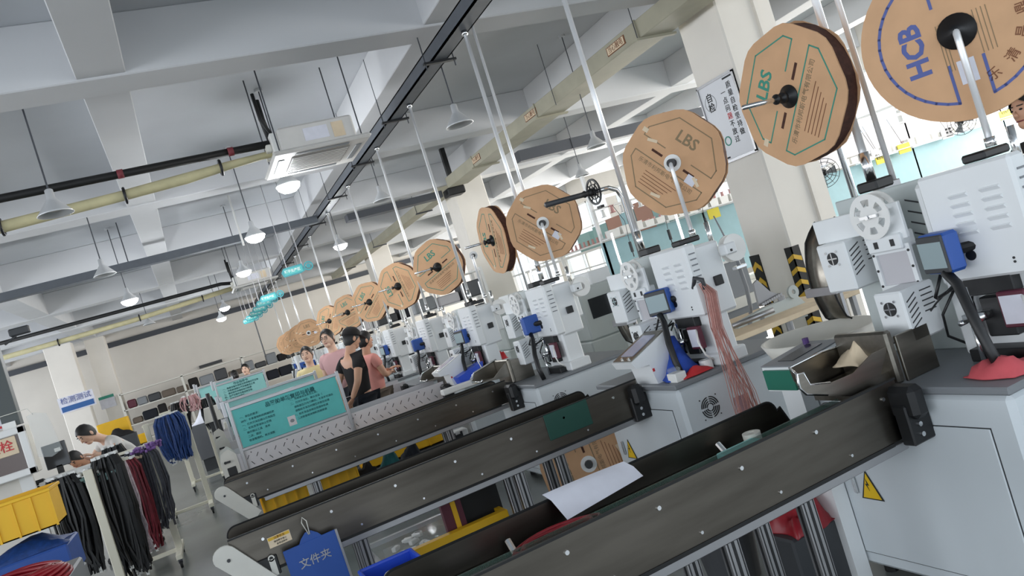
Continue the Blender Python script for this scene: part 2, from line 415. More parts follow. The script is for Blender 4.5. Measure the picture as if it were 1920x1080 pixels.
# ================================================================ pendant lamps
def lamp(p, lit, label, group):
    p = V(p)
    t = thing('pendant_lamp', label, 'lamp', p, group)
    MB().cyl(p+V((0, 0, .2)), (p.x, p.y, SLAB), .008, 6).build('stem', 'steel_dark', t)
    MB().cyl(p+V((0, 0, SLAB-p.z-.03)), p+V((0, 0, SLAB-p.z)), .05, 12).build('ceiling_rose', 'lamp_shade', t)
    MB().lathe([(.022, .24), (.035, .23), (.038, .15), (.06, .12), (.14, .02), (.155, .0), (.145, .0), (.055, .10), (.03, .11)], p, n=20).build('lamp_shade', 'lamp_shade', t, True)
    MB().lathe([(.02, -.10), (.08, -.088), (.13, -.05), (.15, -.004), (.05, -.002)] if lit else [(.02, .03), (.05, .035), (.07, .05), (.05, .07)], p, n=18).build('diffuser', 'lamp_glow' if lit else 'off_white', t, True)
    if lit:
        l = bpy.data.lights.new('bulb', 'POINT'); l.energy = 40; l.shadow_soft_size = .14; l.color = (.94, .97, 1)
        o = bpy.data.objects.new('bulb', l); COL.objects.link(o); o.location = p-V((0, 0, .24))
    return t
for i, (px, py, z, lb) in enumerate([
    (540, 347, 3.76, 'bright lamp hanging just beyond the nearer air conditioner'),
    (478, 443, 3.6, 'bright lamp hanging second nearest in the left lamp row'),
    (457, 510, 3.6, 'bright lamp hanging third in the lamp row above the far unit'),
    (421, 577, 3.6, 'small bright lamp just under the farther air conditioner'),
    (415, 597, 3.45, 'smallest bright lamp, lowest and farthest in the lamp row'),
    (638, 460, 3.6, 'bright lamp hanging to the right of the dark rail'),
    (243, 563, 3.6, 'lit shallow lamp hanging at the left over the far black pipe')]):
    lamp(at(px, py, Z=z), True, lb, 'lit pendant lamps')
for i, (px, py, z, lb) in enumerate([
    (105, 402, 3.6, 'unlit lamp hanging behind the cream pipe at the left'),
    (197, 516, 3.6, 'unlit lamp hanging in front of the crossing dark rail'),
    (280, 608, 3.6, 'unlit lamp over the far pipes at the left'),
    (862, 235, 3.55, 'unlit lamp hanging right of the dark rail near the top'),
    (718, 376, 3.6, 'unlit lamp hanging above the oblique cardboard spools'),
    (1118, 275, 3.3, 'unlit cone lamp hanging left of the large facing spool'),
    (1092, 330, 3.3, 'unlit cone lamp hanging above the empty spool holder')]):
    lamp(at(px, py, Z=z), False, lb, 'unlit pendant lamps')
# security camera on the partition post
p = at(28, 625, Y=9.3)
t = thing('security_camera', 'small dark security camera beside the dark partition post', 'camera', p)
MB().cyl(p+V((-.12, .05, -.08)), p+V((0, 0, -.03)), .012, 8).build('bracket', 'dark_grey', t)
MB().box(p.x-.05, p.x+.14, p.y-.04, p.y+.04, p.z-.03, p.z+.05, b=.012).build('housing', 'dark_grey', t)

# wall-mounted hose box
hb = thing('fire_hose_cabinet', 'white framed fire hose cabinet with brown glass and red lettering', 'cabinet', (-2.3, 9.3, 1.1))
c0 = at(45, 800, Y=9.2); c1 = at(66, 888, Y=9.2)
hx1, hz1, hz0 = c0.x+.02, c0.z+.02, c1.z+.01; hx0 = hx1-.95
MB().box(hx0, hx1, 9.12, 9.345, hz0, hz1, b=.01).build('cabinet_body', 'off_white', hb)
fr = MB()
for a in ((hx0, hx1, hz1-.07, hz1), (hx0, hx1, hz0, hz0+.07), (hx0, hx0+.07, hz0, hz1), (hx1-.07, hx1, hz0, hz1)): fr.box(a[0], a[1], 9.08, 9.12, a[2], a[3], b=.008)
dr = fr.build('door_frame', 'window_frame', hb); box('door_pane', 'door_glass', dr, hx0+.07, hx1-.07, 9.10, 9.118, hz0+.07, hz1-.07)
pl = box('name_plate', 'paper_warm', hb, hx1-.62, hx1-.10, 9.088, 9.098, hz0+.24, hz0+.42, b=.004); lab(pl, 'cream plate with red characters')
text('lettering', '火栓', .12, frame((hx1-.25, 9.086, hz0+.33), (1, 0, 0), (0, 0, 1)), 'red', pl, .01)
no = thing('wall_notice', 'white notice with a red line above the hose cabinet', 'notice', (hx0+.3, 9.34, hz1+.2))
box('sheet', 'paper', no, hx1-.75, hx1-.12, 9.335, 9.349, hz1+.02, hz1+.34); box('red_line', 'red', no, hx1-.7, hx1-.12, 9.33, 9.336, hz1+.03, hz1+.055)
text('lettering', '微型消防站', .07, frame((hx1-.42, 9.333, hz1+.24), (1, 0, 0), (0, 0, 1)), 'tape_red', no)
bgp = at(80, 815, Y=9.1)
bag = thing('plastic_bag', 'clear plastic bag hanging from the cabinet side', 'bag', bgp)
MB().prism([bgp+V(q_) for q_ in ((-.09, 0, .22), (-.03, 0, .24), (.08, 0, .2), (.1, 0, .05), (.12, 0, -.2), (.02, 0, -.24), (-.1, 0, -.2), (-.08, 0, 0))], (0, .05, 0)).build('bag_body', 'plastic_clear', bag); MB().tube([bgp+V((-.03, .02, .22)), bgp+V((-.08, .1, .3)), (-1.88, 9.3, bgp.z+.3)], .004, 5).build('cord', 'off_white', bag)
# signs on the far left columns
s = thing('column_sign', 'white sign with blue strip on the far left column', 'sign', (-4, 30.5, 2.3))
q = at(145, 757, Y=30.5)
box('plate', 'paper', s, q.x-.55, q.x+.55, 30.56, 30.6, q.z-.2, q.z+.35); box('strip', 'blue_label', s, q.x-.5, q.x+.5, 30.54, 30.57, q.z-.16, q.z+.02)
text('lettering', '检测测试', .24, frame((q.x, 30.545, q.z+.2), (1, 0, 0), (0, 0, 1)), 'ink_blue', s)
q = at(201, 752, Y=31.5); s = thing('column_sign', 'small white and green notice on the second far column', 'sign', (q.x, 31.55, q.z))
box('plate', 'paper', s, q.x-.25, q.x+.25, 31.56, 31.6, q.z-.25, q.z+.18); box('strip', 'ink_green', s, q.x-.25, q.x+.25, 31.54, 31.57, q.z+.1, q.z+.2)

# ================================================================ poster and chevrons on the near column
ps = thing('column_poster', 'tall white self-inspection poster in a metal frame on the near column', 'poster', (6.44, 7.3, 2.7))
za, zb, ya, yb = 2.43, 3.33, 7.0, 7.68
zt = at(1306, 169, X=6.44); zl = at(1351, 311, X=6.44)
za, zb = zl.z, zt.z
box('sheet', 'poster', ps, 6.43, 6.448, ya, yb, za, zb)
f = MB()
for a in ((ya, yb, zb-.02, zb+.01), (ya, yb, za-.01, za+.02), (ya, ya+.02, za, zb), (yb-.02, yb, za, zb)): f.box(6.415, 6.45, a[0], a[1], a[2], a[3])
f.build('frame', 'alu', ps)
PM = lambda y, z: frame((6.428, y, z), (0, -1, 0), (0, 0, 1))
H_ = zb-za
MB().ring((6.429, yb-.17, zb-.24), (-1, 0, 0), .098, .104, .002, 28).build('oval_outline', 'mid_grey', ps)
for i, ch in enumerate('自检'): text('lettering', ch, .12, PM(yb-.17, zb-.18-i*.12), 'ink_black', ps, .01)
for i, ch in enumerate('质量自检坚持做'): text('lettering', ch, .085, PM(ya+.13, zb-.14-i*.095), 'ink_black', ps, .005)
for i, ch in enumerate('一点问题不放过'): text('lettering', ch, .085, PM(ya+.25, zb-.20-i*.095), 'red' if ch == '题' else 'ink_black', ps, .005)
box('bar', 'ink_black', ps, 6.426, 6.43, ya+.04, ya+.2, zb-.055, zb-.035); box('bar', 'ink_black', ps, 6.426, 6.43, yb-.22, yb-.06, za+.04, za+.06)
MB().sphere((6.432, yb-.17, za+.32), .07, 14, 10, (.04, .8, 1.5)).build('drawing', 'board_grey', ps, True)
MB().ring((6.427, yb-.27, za+.24), (-1, 0, 0), .045, .058, .002, 20).build('lens_drawing', 'ink_green', ps)
def chevrons(label, face, c0, c1, z1, x):
    g = thing('corner_guard', label, 'guard strip', (x, c0, .6), 'hazard corner guards')
    if face == 'x': box('backing', 'black_rubber', g, x-.012, x, c0, c1, .12, z1)
    else: box('backing', 'black_rubber', g, c0, c1, x-.012, x, .12, z1)
    w_ = c1-c0; k = 0; z = .18
    while z+.16 < z1:
        m_ = (c0+c1)/2
        pts = [(c0+.01, z), (m_, z+.07), (c1-.01, z), (c1-.01, z+.07), (m_, z+.14), (c0+.01, z+.07)]
        P3 = [((x-.016, a, b) if face == 'x' else (a, x-.016, b)) for a, b in pts]
        # two triangles strips, kept as one bent arrow
        MB().prism([P3[0], P3[1], P3[4], P3[5]], (.004, 0, 0) if face == 'x' else (0, .004, 0)).prism([P3[1], P3[2], P3[3], P3[4]], (.004, 0, 0) if face == 'x' else (0, .004, 0)).build('chevron', 'chevron_yellow', g)
        z += .2
g = thing('corner_guard', 'black and yellow chevron guard on the column corner nearest the camera', 'guard strip', (6.45, 6.97, .6), 'hazard corner guards')
MB().box(6.436, 6.45, 6.956, 7.07, .12, 1.2).box(6.436, 6.56, 6.956, 6.97, .12, 1.2).build('backing', 'black_rubber', g)
z = .16
while z < 1.1:
    MB().prism([(6.434, 7.06, z-.05), (6.434, 6.954, z), (6.434, 6.954, z+.055), (6.434, 7.06, z+.005)], (.003, 0, 0)).prism([(6.434, 6.954, z), (6.55, 6.954, z-.05), (6.55, 6.954, z+.005), (6.434, 6.954, z+.055)], (0, .003, 0)).build('chevron', 'chevron_yellow', g)
    z += .15
chevrons('black and yellow chevron guard on the far corner of the column', 'x', 7.52, 7.69, 1.2, 6.45)
# ================================================================ crimping machines
ORD = ['first', 'second', 'third', 'fourth', 'fifth', 'sixth', 'seventh', 'eighth', 'ninth', 'tenth', 'eleventh', 'twelfth', 'thirteenth']
MY = [1.86, 3.88, 5.93, 7.87, 9.7, 11.7, 13.75, 15.8, 17.85, 19.9, 21.95, 24.0]
MX = 2.45
def make_machine():
    t = thing('crimping_machine', '', 'machine', (0, 0, 0), 'crimping machines in a row')
    cab = MB().box(0, .95, 0, .95, .05, .87, b=.022).build('cabinet', 'cab_white', t)
    d = MB().box(-.007, .001, .11, .9, .12, .74, b=.003).build('cabinet_door', 'cab_white', cab)
    MB().box(-.0015, .0, .106, .904, .116, .744).build('door_gap', 'dark_grey', cab)
    h = MB().box(-.022, -.006, .825, .845, .405, .50, b=.006).build('door_handle', 'chrome', cab)
    sg = MB().prism([(-.009, .815, .385), (-.009, .695, .385), (-.009, .755, .52)], (-.002, 0, 0)).build('warning_sign', 'ink_black', cab)
    MB().prism([(-.0112, .804, .391), (-.0112, .706, .391), (-.0112, .755, .507)], (-.001, 0, 0)).build('warning_sign', 'sign_yellow', cab)
    MB().prism([(-.0125, .764, .482), (-.0125, .752, .450), (-.0125, .762, .452), (-.0125, .757, .425), (-.0125, .772, .458), (-.0125, .762, .456)], (-.001, 0, 0)).build('lightning_mark', 'ink_black', cab)
    g = MB()
    cx, cz = .19, .70
    for r in (.02, .033, .046, .059):
        for k in range(4): g.ring((cx, -.0005, cz), (0, -1, 0), r, r+.006, .003, 7, k*math.pi/2+.12, (k+1)*math.pi/2-.12)
    for k in range(4):
        a = k*math.pi/2+.8; g.cyl((cx+.085*math.cos(a), 0, cz+.085*math.sin(a)), (cx+.085*math.cos(a), -.004, cz+.085*math.sin(a)), .004, 6)
    g.build('vent_grille', 'black', cab)
    for x in (.08, .87):
        for y in (.08, .87): MB().cyl((x, y, 0), (x, y, .06), .03, 10).build('foot', 'black_rubber', t)
    MB().box(-.012, .965, -.012, .965, .87, .9, b=.006).build('table_top', 'mid_grey', t)
    # body and head
    MB().box(.38, .54, .02, .42, .9, 1.25, b=.015).box(.39, .60, -.01, .44, 1.2, 1.64, b=.015).box(.58, .76, .24, .44, 1.3, 1.62, b=.01).build('body_column', 'white_machine', t)
    cv = MB().box(.32, .41, -.03, .36, 1.225, 1.665, b=.012).build('head_cover', 'white_machine', t)
    for j in range(2):
        for i in range(5):
            z = 1.57-i*.037; y = .07+j*.13
            MB().prism([(.3205, y-.04, z), (.312, y-.035, z-.006), (.3205, y-.04, z-.02)], (0, .075, 0)).build('louver', 'white_machine', cv)
    MB().cyl((.322, .22, 1.325), (.317, .22, 1.325), .021, 20).build('cover_hole', 'black', cv)
    for z in (1.29, 1.275): MB().cyl((.322, .06, z), (.317, .06, z), .005, 8).build('cover_screw', 'black', cv)
    for i in range(6): MB().box(.345, .39, -.034, -.029, 1.60-i*.035, 1.608-i*.035).build('side_slot', 'mid_grey', cv)
    b_ = MB().box(.48, .54, -.03, -.008, 1.37, 1.43, b=.004).build('switch_block', 'black', t)
    # crimping applicator below the head
    ap = MB().box(.40, .44, .05, .36, .95, 1.23).box(.33, .42, .10, .30, 1.16, 1.235, b=.004).box(.335, .40, .14, .26, .99, 1.15, b=.005).box(.30, .43, .08, .34, .9, .95, b=.004)
    ap.build('applicator', 'black', t)
    pl = MB().box(.30, .335, .05, .16, 1.03, 1.17, b=.004).build('applicator_plate', 'maroon', t); MB().box(.297, .301, .06, .15, 1.045, 1.155).build('plate_label', 'paper', pl)
    MB().cyl((.34, .30, 1.0), (.34, .30, 1.2), .018, 10).cyl((.30, .34, 1.06), (.42, .34, 1.06), .012, 8).box(.27, .35, .22, .30, 1.07, 1.10).cyl((.28, .27, .9), (.28, .27, 1.05), .01, 8).build('ram', 'chrome', t, True)
    MB().tube([(.30, .06, 1.15), (.26, .02, 1.08), (.27, .0, 1.0), (.33, .02, .95)], .006, 6).build('air_hose', 'white_plastic', t, True)
    MB().tube([(.36, .36, 1.2), (.32, .42, 1.1), (.35, .45, 1.0), (.42, .4, .93)], .006, 6).tube([(.34, .34, 1.22), (.28, .40, 1.16), (.30, .46, 1.12), (.4, .5, 1.14)], .004, 6).build('cable', 'black', t, True)
    MB().box(.36, .56, -.02, .14, .90, .98, b=.01).build('front_block', 'white_machine', t)
    # back feeder plate with slots
    fp = MB().box(.50, .52, .42, .96, .9, 1.66, b=.005).build('feeder_plate', 'grey_machine', t)
    for i in range(5): MB().prism([(.498, .5, 1.56-i*.05), (.498, .58, 1.59-i*.05), (.498, .58, 1.583-i*.05), (.498, .5, 1.553-i*.05)], (.003, 0, 0)).build('slot', 'dark_grey', fp)
    # fan boxes
    def fanbox(x0, x1, y0, y1, z0, z1, nsl):
        b = MB().box(x0, x1, y0, y1, z0, z1, b=.008).build('fan_box', 'white_machine', t)
        cy = (y0+y1)/2; cz = z1-.07; r = .03
        MB().cyl((x0+.002, cy, cz), (x0-.004, cy, cz), r, 20).build('fan_grille', 'black', b)
        s_ = MB()
        for k in range(4):
            a = math.pi/4+k*math.pi/2; s_.cyl((x0, cy+.043*math.cos(a), cz+.043*math.sin(a)), (x0-.005, cy+.043*math.cos(a), cz+.043*math.sin(a)), .006, 8)
        s_.box(x0-.007, x0-.003, cy-.028, cy+.028, cz-.003, cz+.003).box(x0-.007, x0-.003, cy-.003, cy+.003, cz-.028, cz+.028).build('fan_screws', 'chrome', b)
        for i in range(nsl):
            z = z1-.03-i*.022; n = (x1-x0)
            MB().prism([(x0+.02, y0+.001, z-.02), (x0+.02+n*.28, y0+.001, z+.008), (x0+.02+n*.28, y0+.001, z+.003), (x0+.02, y0+.001, z-.025)], (0, -.003, 0)).build('vent_slot', 'dark_grey', b)
            if i < nsl-1: MB().box(x0+.03+n*.38, x0+.03+n*.72, y0-.002, y0+.002, z, z+.005).build('vent_slot', 'dark_grey', b)
    fanbox(.27, .50, .76, .93, 1.26, 1.49, 6)
    fanbox(.16, .36, .45, .59, 1.03, 1.25, 6)
    # bracket and reel
    MB().box(.335, .35, .70, .97, 1.49, 1.60, b=.003).box(.33, .35, .48, .70, 1.44, 1.60, b=.003).build('reel_bracket', 'white_machine', t)
    MB().box(.31, .40, .50, .68, 1.40, 1.47, b=.006).build('reel_block', 'white_machine', t)
    hp = MB()
    hp.box(.325, .34, .48, .50, 1.22, 1.42).box(.325, .34, .66, .68, 1.22, 1.42).box(.325, .34, .50, .66, 1.39, 1.42).box(.325, .34, .50, .66, 1.22, 1.25)
    hb_ = hp.build('holder_frame', 'white_machine', t); MB().box(.336, .345, .5, .66, 1.25, 1.39).build('holder_window', 'board_grey', hb_)
    for y in (.49, .67):
        for z in (1.25, 1.32, 1.39): MB().cyl((.326, y, z), (.322, y, z), .006, 8).build('bolt_hole', 'black', hb_)
    for y in (.545, .63): MB().box(.307, .311, y-.012, y+.008, 1.42, 1.45).build('socket', 'black', hb_)
    rc = V((.30, .60, 1.565))
    for x, nm in ((.29, 'reel_flange'), (.345, 'reel_flange')):
        m = MB(); c = (x, rc.y, rc.z)
        # flange with six openings: outer rim, hub and six spokes
        m.ring(c, (1, 0, 0), .078, .102, .006, 32).ring(c, (1, 0, 0), .012, .048, .006, 20)
        for k in range(6):
            a0 = k*math.pi/3
            m.ring(c, (1, 0, 0), .046, .08, .006, 4, a0-.24, a0+.24)
        m.build(nm, 'white_plastic', t)
    MB().cyl((.29, rc.y, rc.z), (.36, rc.y, rc.z), .035, 16).build('reel_hub', 'white_plastic', t)
    MB().cyl((.27, rc.y, rc.z), (.30, rc.y, rc.z), .01, 8).box(.275, .285, rc.y-.05, rc.y+.04, rc.z-.005, rc.z+.008).build('reel_latch', 'chrome', t)
    # white reel on the near side of the head
    MB().cyl((.66, -.06, 1.56), (.66, -.068, 1.56), .085, 28).cyl((.66, -.015, 1.56), (.66, -.023, 1.56), .085, 28).cyl((.66, .26, 1.56), (.66, -.068, 1.56), .03, 14).build('side_reel', 'white_plastic', t)
    MB().box(.565, .65, -.10, -.03, 1.53, 1.60, b=.008).build('reel_motor', 'white_machine', t)
    MB().box(.595, .61, -.103, -.098, 1.545, 1.56).build('motor_socket', 'black', t)
    # brackets on top
    MB().box(.62, .74, .80, .92, 1.66, 1.71, b=.008).build('pole_clamp', 'black', t)
    MB().box(.42, .58, .12, .22, 1.665, 1.70, b=.008).build('top_clamp', 'black', t)
    MB().cyl((.70, .18, 1.60), (.70, .18, 1.76), .016, 10).build('stand_socket', 'chrome', t, True)
    # arm that carries the control screen
    MB().tube([(.14, .10, .9), (.13, .12, 1.0), (.15, .16, 1.12), (.20, .22, 1.24), (.22, .27, 1.29)], .02, 10).build('screen_arm', 'black', t, True)
    sc = Matrix.Identity(4)
    s1 = MB().box(-.04, .035, -.08, .08, -.08, .08, b=.012, M=sc).build('control_box', 'blue_box', t)
    s1.location = (.26, .29, 1.365); s1.rotation_euler = (0, 0, math.radians(-16))
    MB().box(-.045, -.033, -.075, .075, -.075, .075, b=.004, M=sc).build('screen_bezel', 'dark_grey', s1); MB().box(-.0475, -.044, -.068, .068, -.055, .05, M=sc).build('screen', 'screen', s1)
    MB().cyl((.28, .27, 1.36), (.34, .2, 1.36), .022, 10).build('screen_joint', 'black', t)
    MB().tube([(.24, .31, 1.28), (.20, .33, 1.2), (.27, .38, 1.18), (.36, .36, 1.2)], .007, 6).build('cable', 'black', t, True)
    # black hinge where the conveyor meets the cabinet
    MB().box(-.11, -.03, .30, .45, .80, .93, b=.02).box(-.12, -.0, .34, .40, .70, .86, b=.006).build('conveyor_hinge', 'black', t)
    for z in (.735, .775): MB().cyl((-.07, .34, z), (-.07, .333, z), .01, 8).build('hinge_bolt', 'chrome', t)
    return t
D_ = math.radians
mach = make_machine()
mach.location = (MX, MY[0], 0); mach['label'] = 'white crimping machine nearest the camera at the right edge'
machines = [mach]
for i in range(1, len(MY)):
    machines.append(dup(mach, (MX, MY[i], 0), '%s white crimping machine from the right edge of the row' % ORD[i], skip=() if i < 8 else ('cover_screw', 'side_slot', 'vent_slot', 'bolt_hole', 'cable')))
for i, m_ in enumerate(machines):
    for ch in m_.children:
        if ch.name.split('.')[0] == 'control_box': ch.rotation_euler = (0, 0, D_([-16, 30, -95, 20, -95, 10][i % 6]))
# extra plate of steel chute on the tables: hopper
def hopper(x, y, label, s=1.0):
    t = thing('steel_chute', label, 'chute', (x, y, .93), 'steel chutes beside the machines')
    X0, X1, Y0, Y1, Z0, Z1 = x-.32*s, x+.05*s, y-.13, y+.17, .97, 1.09
    m = MB()
    m.prism([(X0, Y0, Z0+.03), (X0, Y1, Z0+.03), (X1, Y1, Z0), (X1, Y0, Z0)], (0, 0, -.006))
    m.prism([(X0, Y1, Z0+.03), (X0+.05, Y1, Z1-.02), (X1, Y1, Z1+.03), (X1, Y1, Z0)], (0, .006, 0))
    m.prism([(X0, Y0, Z0+.03), (X0+.03, Y0, Z0+.035), (X0+.14*s, Y0, Z0+.035), (X1-.06*s, Y0, Z1), (X1, Y0, Z1+.02), (X1, Y0, Z0)], (0, -.006, 0))
    m.build('trough', 'steel', t)
    r = MB().tube([(X0, Y0, Z0+.05), (X0, Y0+.02, Z0+.03), (X0, Y1-.02, Z0+.03), (X0, Y1, Z0+.06), (X0+.05, Y1, Z1-.015), (X1, Y1, Z1+.035)], .009, 6).build('rolled_edge', 'chrome', t, True)
    MB().box(X1-.02, X1+.20, Y0-.02, Y0-.005, .90, 1.10, b=.003).build('side_plate', 'steel', t)
    MB().box(X1-.03, X1+.005, Y0-.03, Y1, .90, 1.12, b=.01).build('end_plate', 'steel', t)
    return t
t = thing('steel_chute', 'brushed steel chute on the nearest machine table with tan tissue', 'chute', (2.3, 2.45, .93), 'steel chutes beside the machines')
yn, yf_ = 2.34, 2.60
nw = [at(a, b, Y=yn) for a, b in ((1494, 702), (1500, 728), (1512, 739), (1640, 742), (1662, 650), (1632, 664), (1598, 700), (1556, 718), (1518, 722), (1506, 700))]
fw = [at(a, b, Y=yf_) for a, b in ((1480, 690), (1490, 715), (1508, 724), (1620, 728), (1650, 638), (1598, 641), (1540, 660))]
MB().prism(nw, (0, -.005, 0)).build('near_wall', 'steel', t); MB().prism(fw, (0, .005, 0)).build('far_wall', 'steel', t)
MB()._add([nw[1], nw[2], nw[3], fw[1], fw[2], fw[3], nw[1]+V((0, 0, -.004)), nw[2]+V((0, 0, -.004)), nw[3]+V((0, 0, -.004)), fw[1]+V((0, 0, -.004)), fw[2]+V((0, 0, -.004)), fw[3]+V((0, 0, -.004))], [(0, 1, 4, 3), (1, 2, 5, 4), (6, 9, 10, 7), (7, 10, 11, 8)]) if False else None
m_ = MB(); F4 = [nw[1], nw[2], nw[3], fw[3], fw[2], fw[1]]; dz = V((0, 0, -.005))
m_._add(F4+[p+dz for p in F4], [(0, 1, 4, 5), (1, 2, 3, 4), (6, 11, 10, 7), (7, 10, 9, 8)]+[(i, (i+1) % 6, 6+(i+1) % 6, 6+i) for i in range(6)]); m_.build('trough_floor', 'steel', t)
MB().tube([nw[7], nw[8], nw[9], nw[0], nw[1], nw[2], nw[2].lerp(nw[3], .3)], .006, 6).tube([nw[0], fw[0]], .005, 6).tube([fw[0], fw[6], fw[5], fw[4]], .006, 6).build('rolled_edge', 'chrome', t, True)
MB().box(nw[4].x-.01, nw[4].x+.03, yn-.02, yf_, .90, 1.12, b=.01).build('end_plate', 'steel', t); MB().box(nw[4].x+.03, nw[4].x+.22, yn-.03, yn-.015, .90, 1.09, b=.003).build('side_plate', 'steel', t)
MB().box(nw[3].x-.08, nw[4].x, yn+.02, yf_-.02, .90, .955).build('foot', 'steel', t)
hopper(2.48, 6.65, 'brushed steel chute on the third machine table', .8)
hopper(2.46, 8.6, 'grey steel chute on the fourth machine table by the pegboard', .6)
# tan tissue in the first chute, sheet in it
def rag(name, label, cat, c, sx, sy, h, m, seed=1, grp=None):
    rnd = random.Random(seed); c = V(c); n = 9; M_ = MB(); vs = []; ph = [rnd.uniform(0, 6) for _ in range(6)]
    for i in range(n):
        for j in range(n):
            u, v = i/(n-1)*2-1, j/(n-1)*2-1; e = max(abs(u), abs(v)); f = (1-e**2)
            z = h*f*(.55+.25*math.sin(4*u+ph[0])+.25*math.sin(5*v+ph[1]+2*u))+.004+abs(rnd.uniform(0, .15*h))*f
            vs.append(c+V((sx*(u+.12*math.sin(3*v+ph[2])), sy*(v+.12*math.sin(4*u+ph[3])), z)))
    fs = [(i*n+j, (i+1)*n+j, (i+1)*n+j+1, i*n+j+1) for i in range(n-1) for j in range(n-1)]
    b0 = len(vs); ring_ = [i*n for i in range(n)]+[(n-1)*n+j for j in range(1, n)]+[i*n+n-1 for i in range(n-2, -1, -1)]+[j for j in range(n-2, 0, -1)]
    vs += [V((vs[k].x, vs[k].y, c.z)) for k in ring_]; L_ = len(ring_)
    fs += [(ring_[k], ring_[(k+1) % L_], b0+(k+1) % L_, b0+k) for k in range(L_)]+[[b0+k for k in range(L_)]]
    M_._add(vs, fs); return tag(M_.build(name, m, None, True), label, cat, grp)
rag('crumpled_tissue', 'crumpled tan tissue lying on the nearest steel chute', 'tissue', (2.48, 2.50, 1.0), .075, .07, .09, 'paper_warm', 3)
rag('red_cloth', 'pinkish red cloth on the table of the nearest machine', 'cloth', (2.62, 1.97, .905), .10, .10, .08, 'red_cloth', 5)
rag('blue_cloth', 'crumpled blue cloth on the second machine table', 'cloth', (2.64, 4.08, .905), .14, .11, .24, 'blue_cloth', 8)
rag('red_cloth', 'flat red cloth on the front edge of the second machine table', 'cloth', (2.66, 3.93, .905), .11, .035, .05, 'red', 9)
rag('plastic_bags', 'bright red plastic wrap behind the third machine', 'wrap', (2.95, 8.0, 1.0), .1, .1, .25, 'red', 12)

# small things on the second machine table
tb = thing('tissue_box', 'small white box with clear parts on the second machine table corner', 'box', (2.53, 3.96, .9))
MB().box(2.49, 2.57, 3.91, 4.0, .9, .955, b=.004).build('box_body', 'white_plastic', tb); MB().box(2.495, 2.56, 3.93, 4.0, .955, .985, b=.01).build('clear_parts', 'plastic_clear', tb)
tr_ = thing('tape_roll', 'white paper roll standing beside the blue cloth', 'roll', (2.76, 3.96, .9))
MB().ring((2.76, 3.96, .9), (0, 0, 1), .015, .04, .06, 20).build('roll', 'white_plastic', tr_)
# control console on machine 2 (white, slanted top)
def console(x, y, label, body, top, s=1.0, mark=True):
    t = thing('control_console', label, 'control box', (x, y, .9), 'slanted control consoles')
    # wedge profile in XZ: operator edge towards -x
    pr = [(x-.02, .90), (x+.13, .90), (x+.19, 1.17), (x+.155, 1.20), (x-.16, 1.08), (x-.14, 1.035), (x-.04, 1.03)]
    MB().prism([(a, y, b) for a, b in pr], (0, .24*s, 0)).build('housing', body, t)
    u = V((.315, 0, .12)).normalized(); F_ = frame((x-.16, y, 1.082), u, (0, 1, 0))
    MB().box(.01, .32, .01, .24*s-.01, 0, .004, M=F_).build('top_panel', top, t)
    MB().box(.06, .27, .05, .19*s, .003, .008, M=F_).build('screen', 'screen_lilac' if body == 'white_machine' else 'screen_dark', t)
    for k in range(2): MB().cyl(F_ @ V((.03, .06+.08*k, 0)), F_ @ V((.03, .06+.08*k, .014)), .01, 10).build('button', 'chrome', t)
    if mark: box('red_mark', 'red', t, x-.03, x-.015, y-.002, y, .98, 1.0)
    return t
console(2.50, 4.10, 'white control console with slanted lilac screen on the second machine', 'white_machine', 'steel')
console(2.45, 8.05, 'white slanted control console on the fourth machine', 'white_machine', 'white_plastic')
console(2.45, 11.9, 'white slanted control console on the sixth machine beside the men', 'white_machine', 'white_plastic')
# green fronted box of machine 1
t = thing('display_box', 'grey topped display box with green front beside the nearest chute', 'control box', (2.2, 2.85, .9))
G = [at(px, py, X=2.32) for px, py in ((1425, 690), (1488, 690), (1493, 735), (1445, 735))]
gy1, gy0, gz1, gz0 = G[0].y, G[1].y, (G[0].z+G[1].z)/2, (G[2].z+G[3].z)/2
MB().prism([(2.33, gy0, gz0), (2.62, gy0, gz0), (2.62, gy0, gz1+.03), (2.33, gy0, gz1)], (0, gy1-gy0, 0)).build('housing', 'white_machine', t)
MB().box(2.315, 2.33, gy0+.015, gy1-.015, gz0+.01, gz1-.012).build('green_front', 'green_panel', t)
MB().prism([(2.325, gy0, gz1+.001), (2.62, gy0, gz1+.031), (2.62, gy0, gz1+.037), (2.325, gy0, gz1+.007)], (0, gy1-gy0, 0)).build('top_panel', 'mid_grey', t)
MB().prism([(2.38, gy0+.06, gz1+.012), (2.57, gy0+.06, gz1+.033), (2.57, gy0+.06, gz1+.036), (2.38, gy0+.06, gz1+.015)], (0, gy1-gy0-.12, 0)).build('screen', 'screen_dark', t)
MB().cyl((2.59, gy1-.04, gz1+.03), (2.59, gy1-.04, gz1+.06), .015, 10).build('button', 'purple', t)
MB().box(2.36, 2.44, (gy0+gy1)/2-.06, (gy0+gy1)/2+.06, 0, gz0).build('pedestal', 'white_machine', t)
# white tray behind
t = thing('parts_tray', 'large white curved plastic tray behind the green fronted box', 'tray', (2.8, 3.3, .95))
MB().lathe([(.16, 0), (.26, .03), (.30, .12), (.285, .12), (.25, .04), (.15, .012)], (2.98, 3.22, .90), n=28).build('tray_bowl', 'off_white', t, True)
MB().cyl((2.98, 3.22, 0), (2.98, 3.22, .90), .05, 12).build('pedestal', 'white_machine', t)
# red coil hose near machine 1
pts = [(3.0+.03*math.cos(i*.9), 2.78+.03*math.sin(i*.9), 1.22-.0085*i) for i in range(36)]
t = thing('coiled_air_hose', 'red coiled air hose between the two fan boxes of the nearest machine', 'hose', (3.0, 2.78, .92))
MB().tube(pts, .008, 6).build('coil', 'red', t, True)
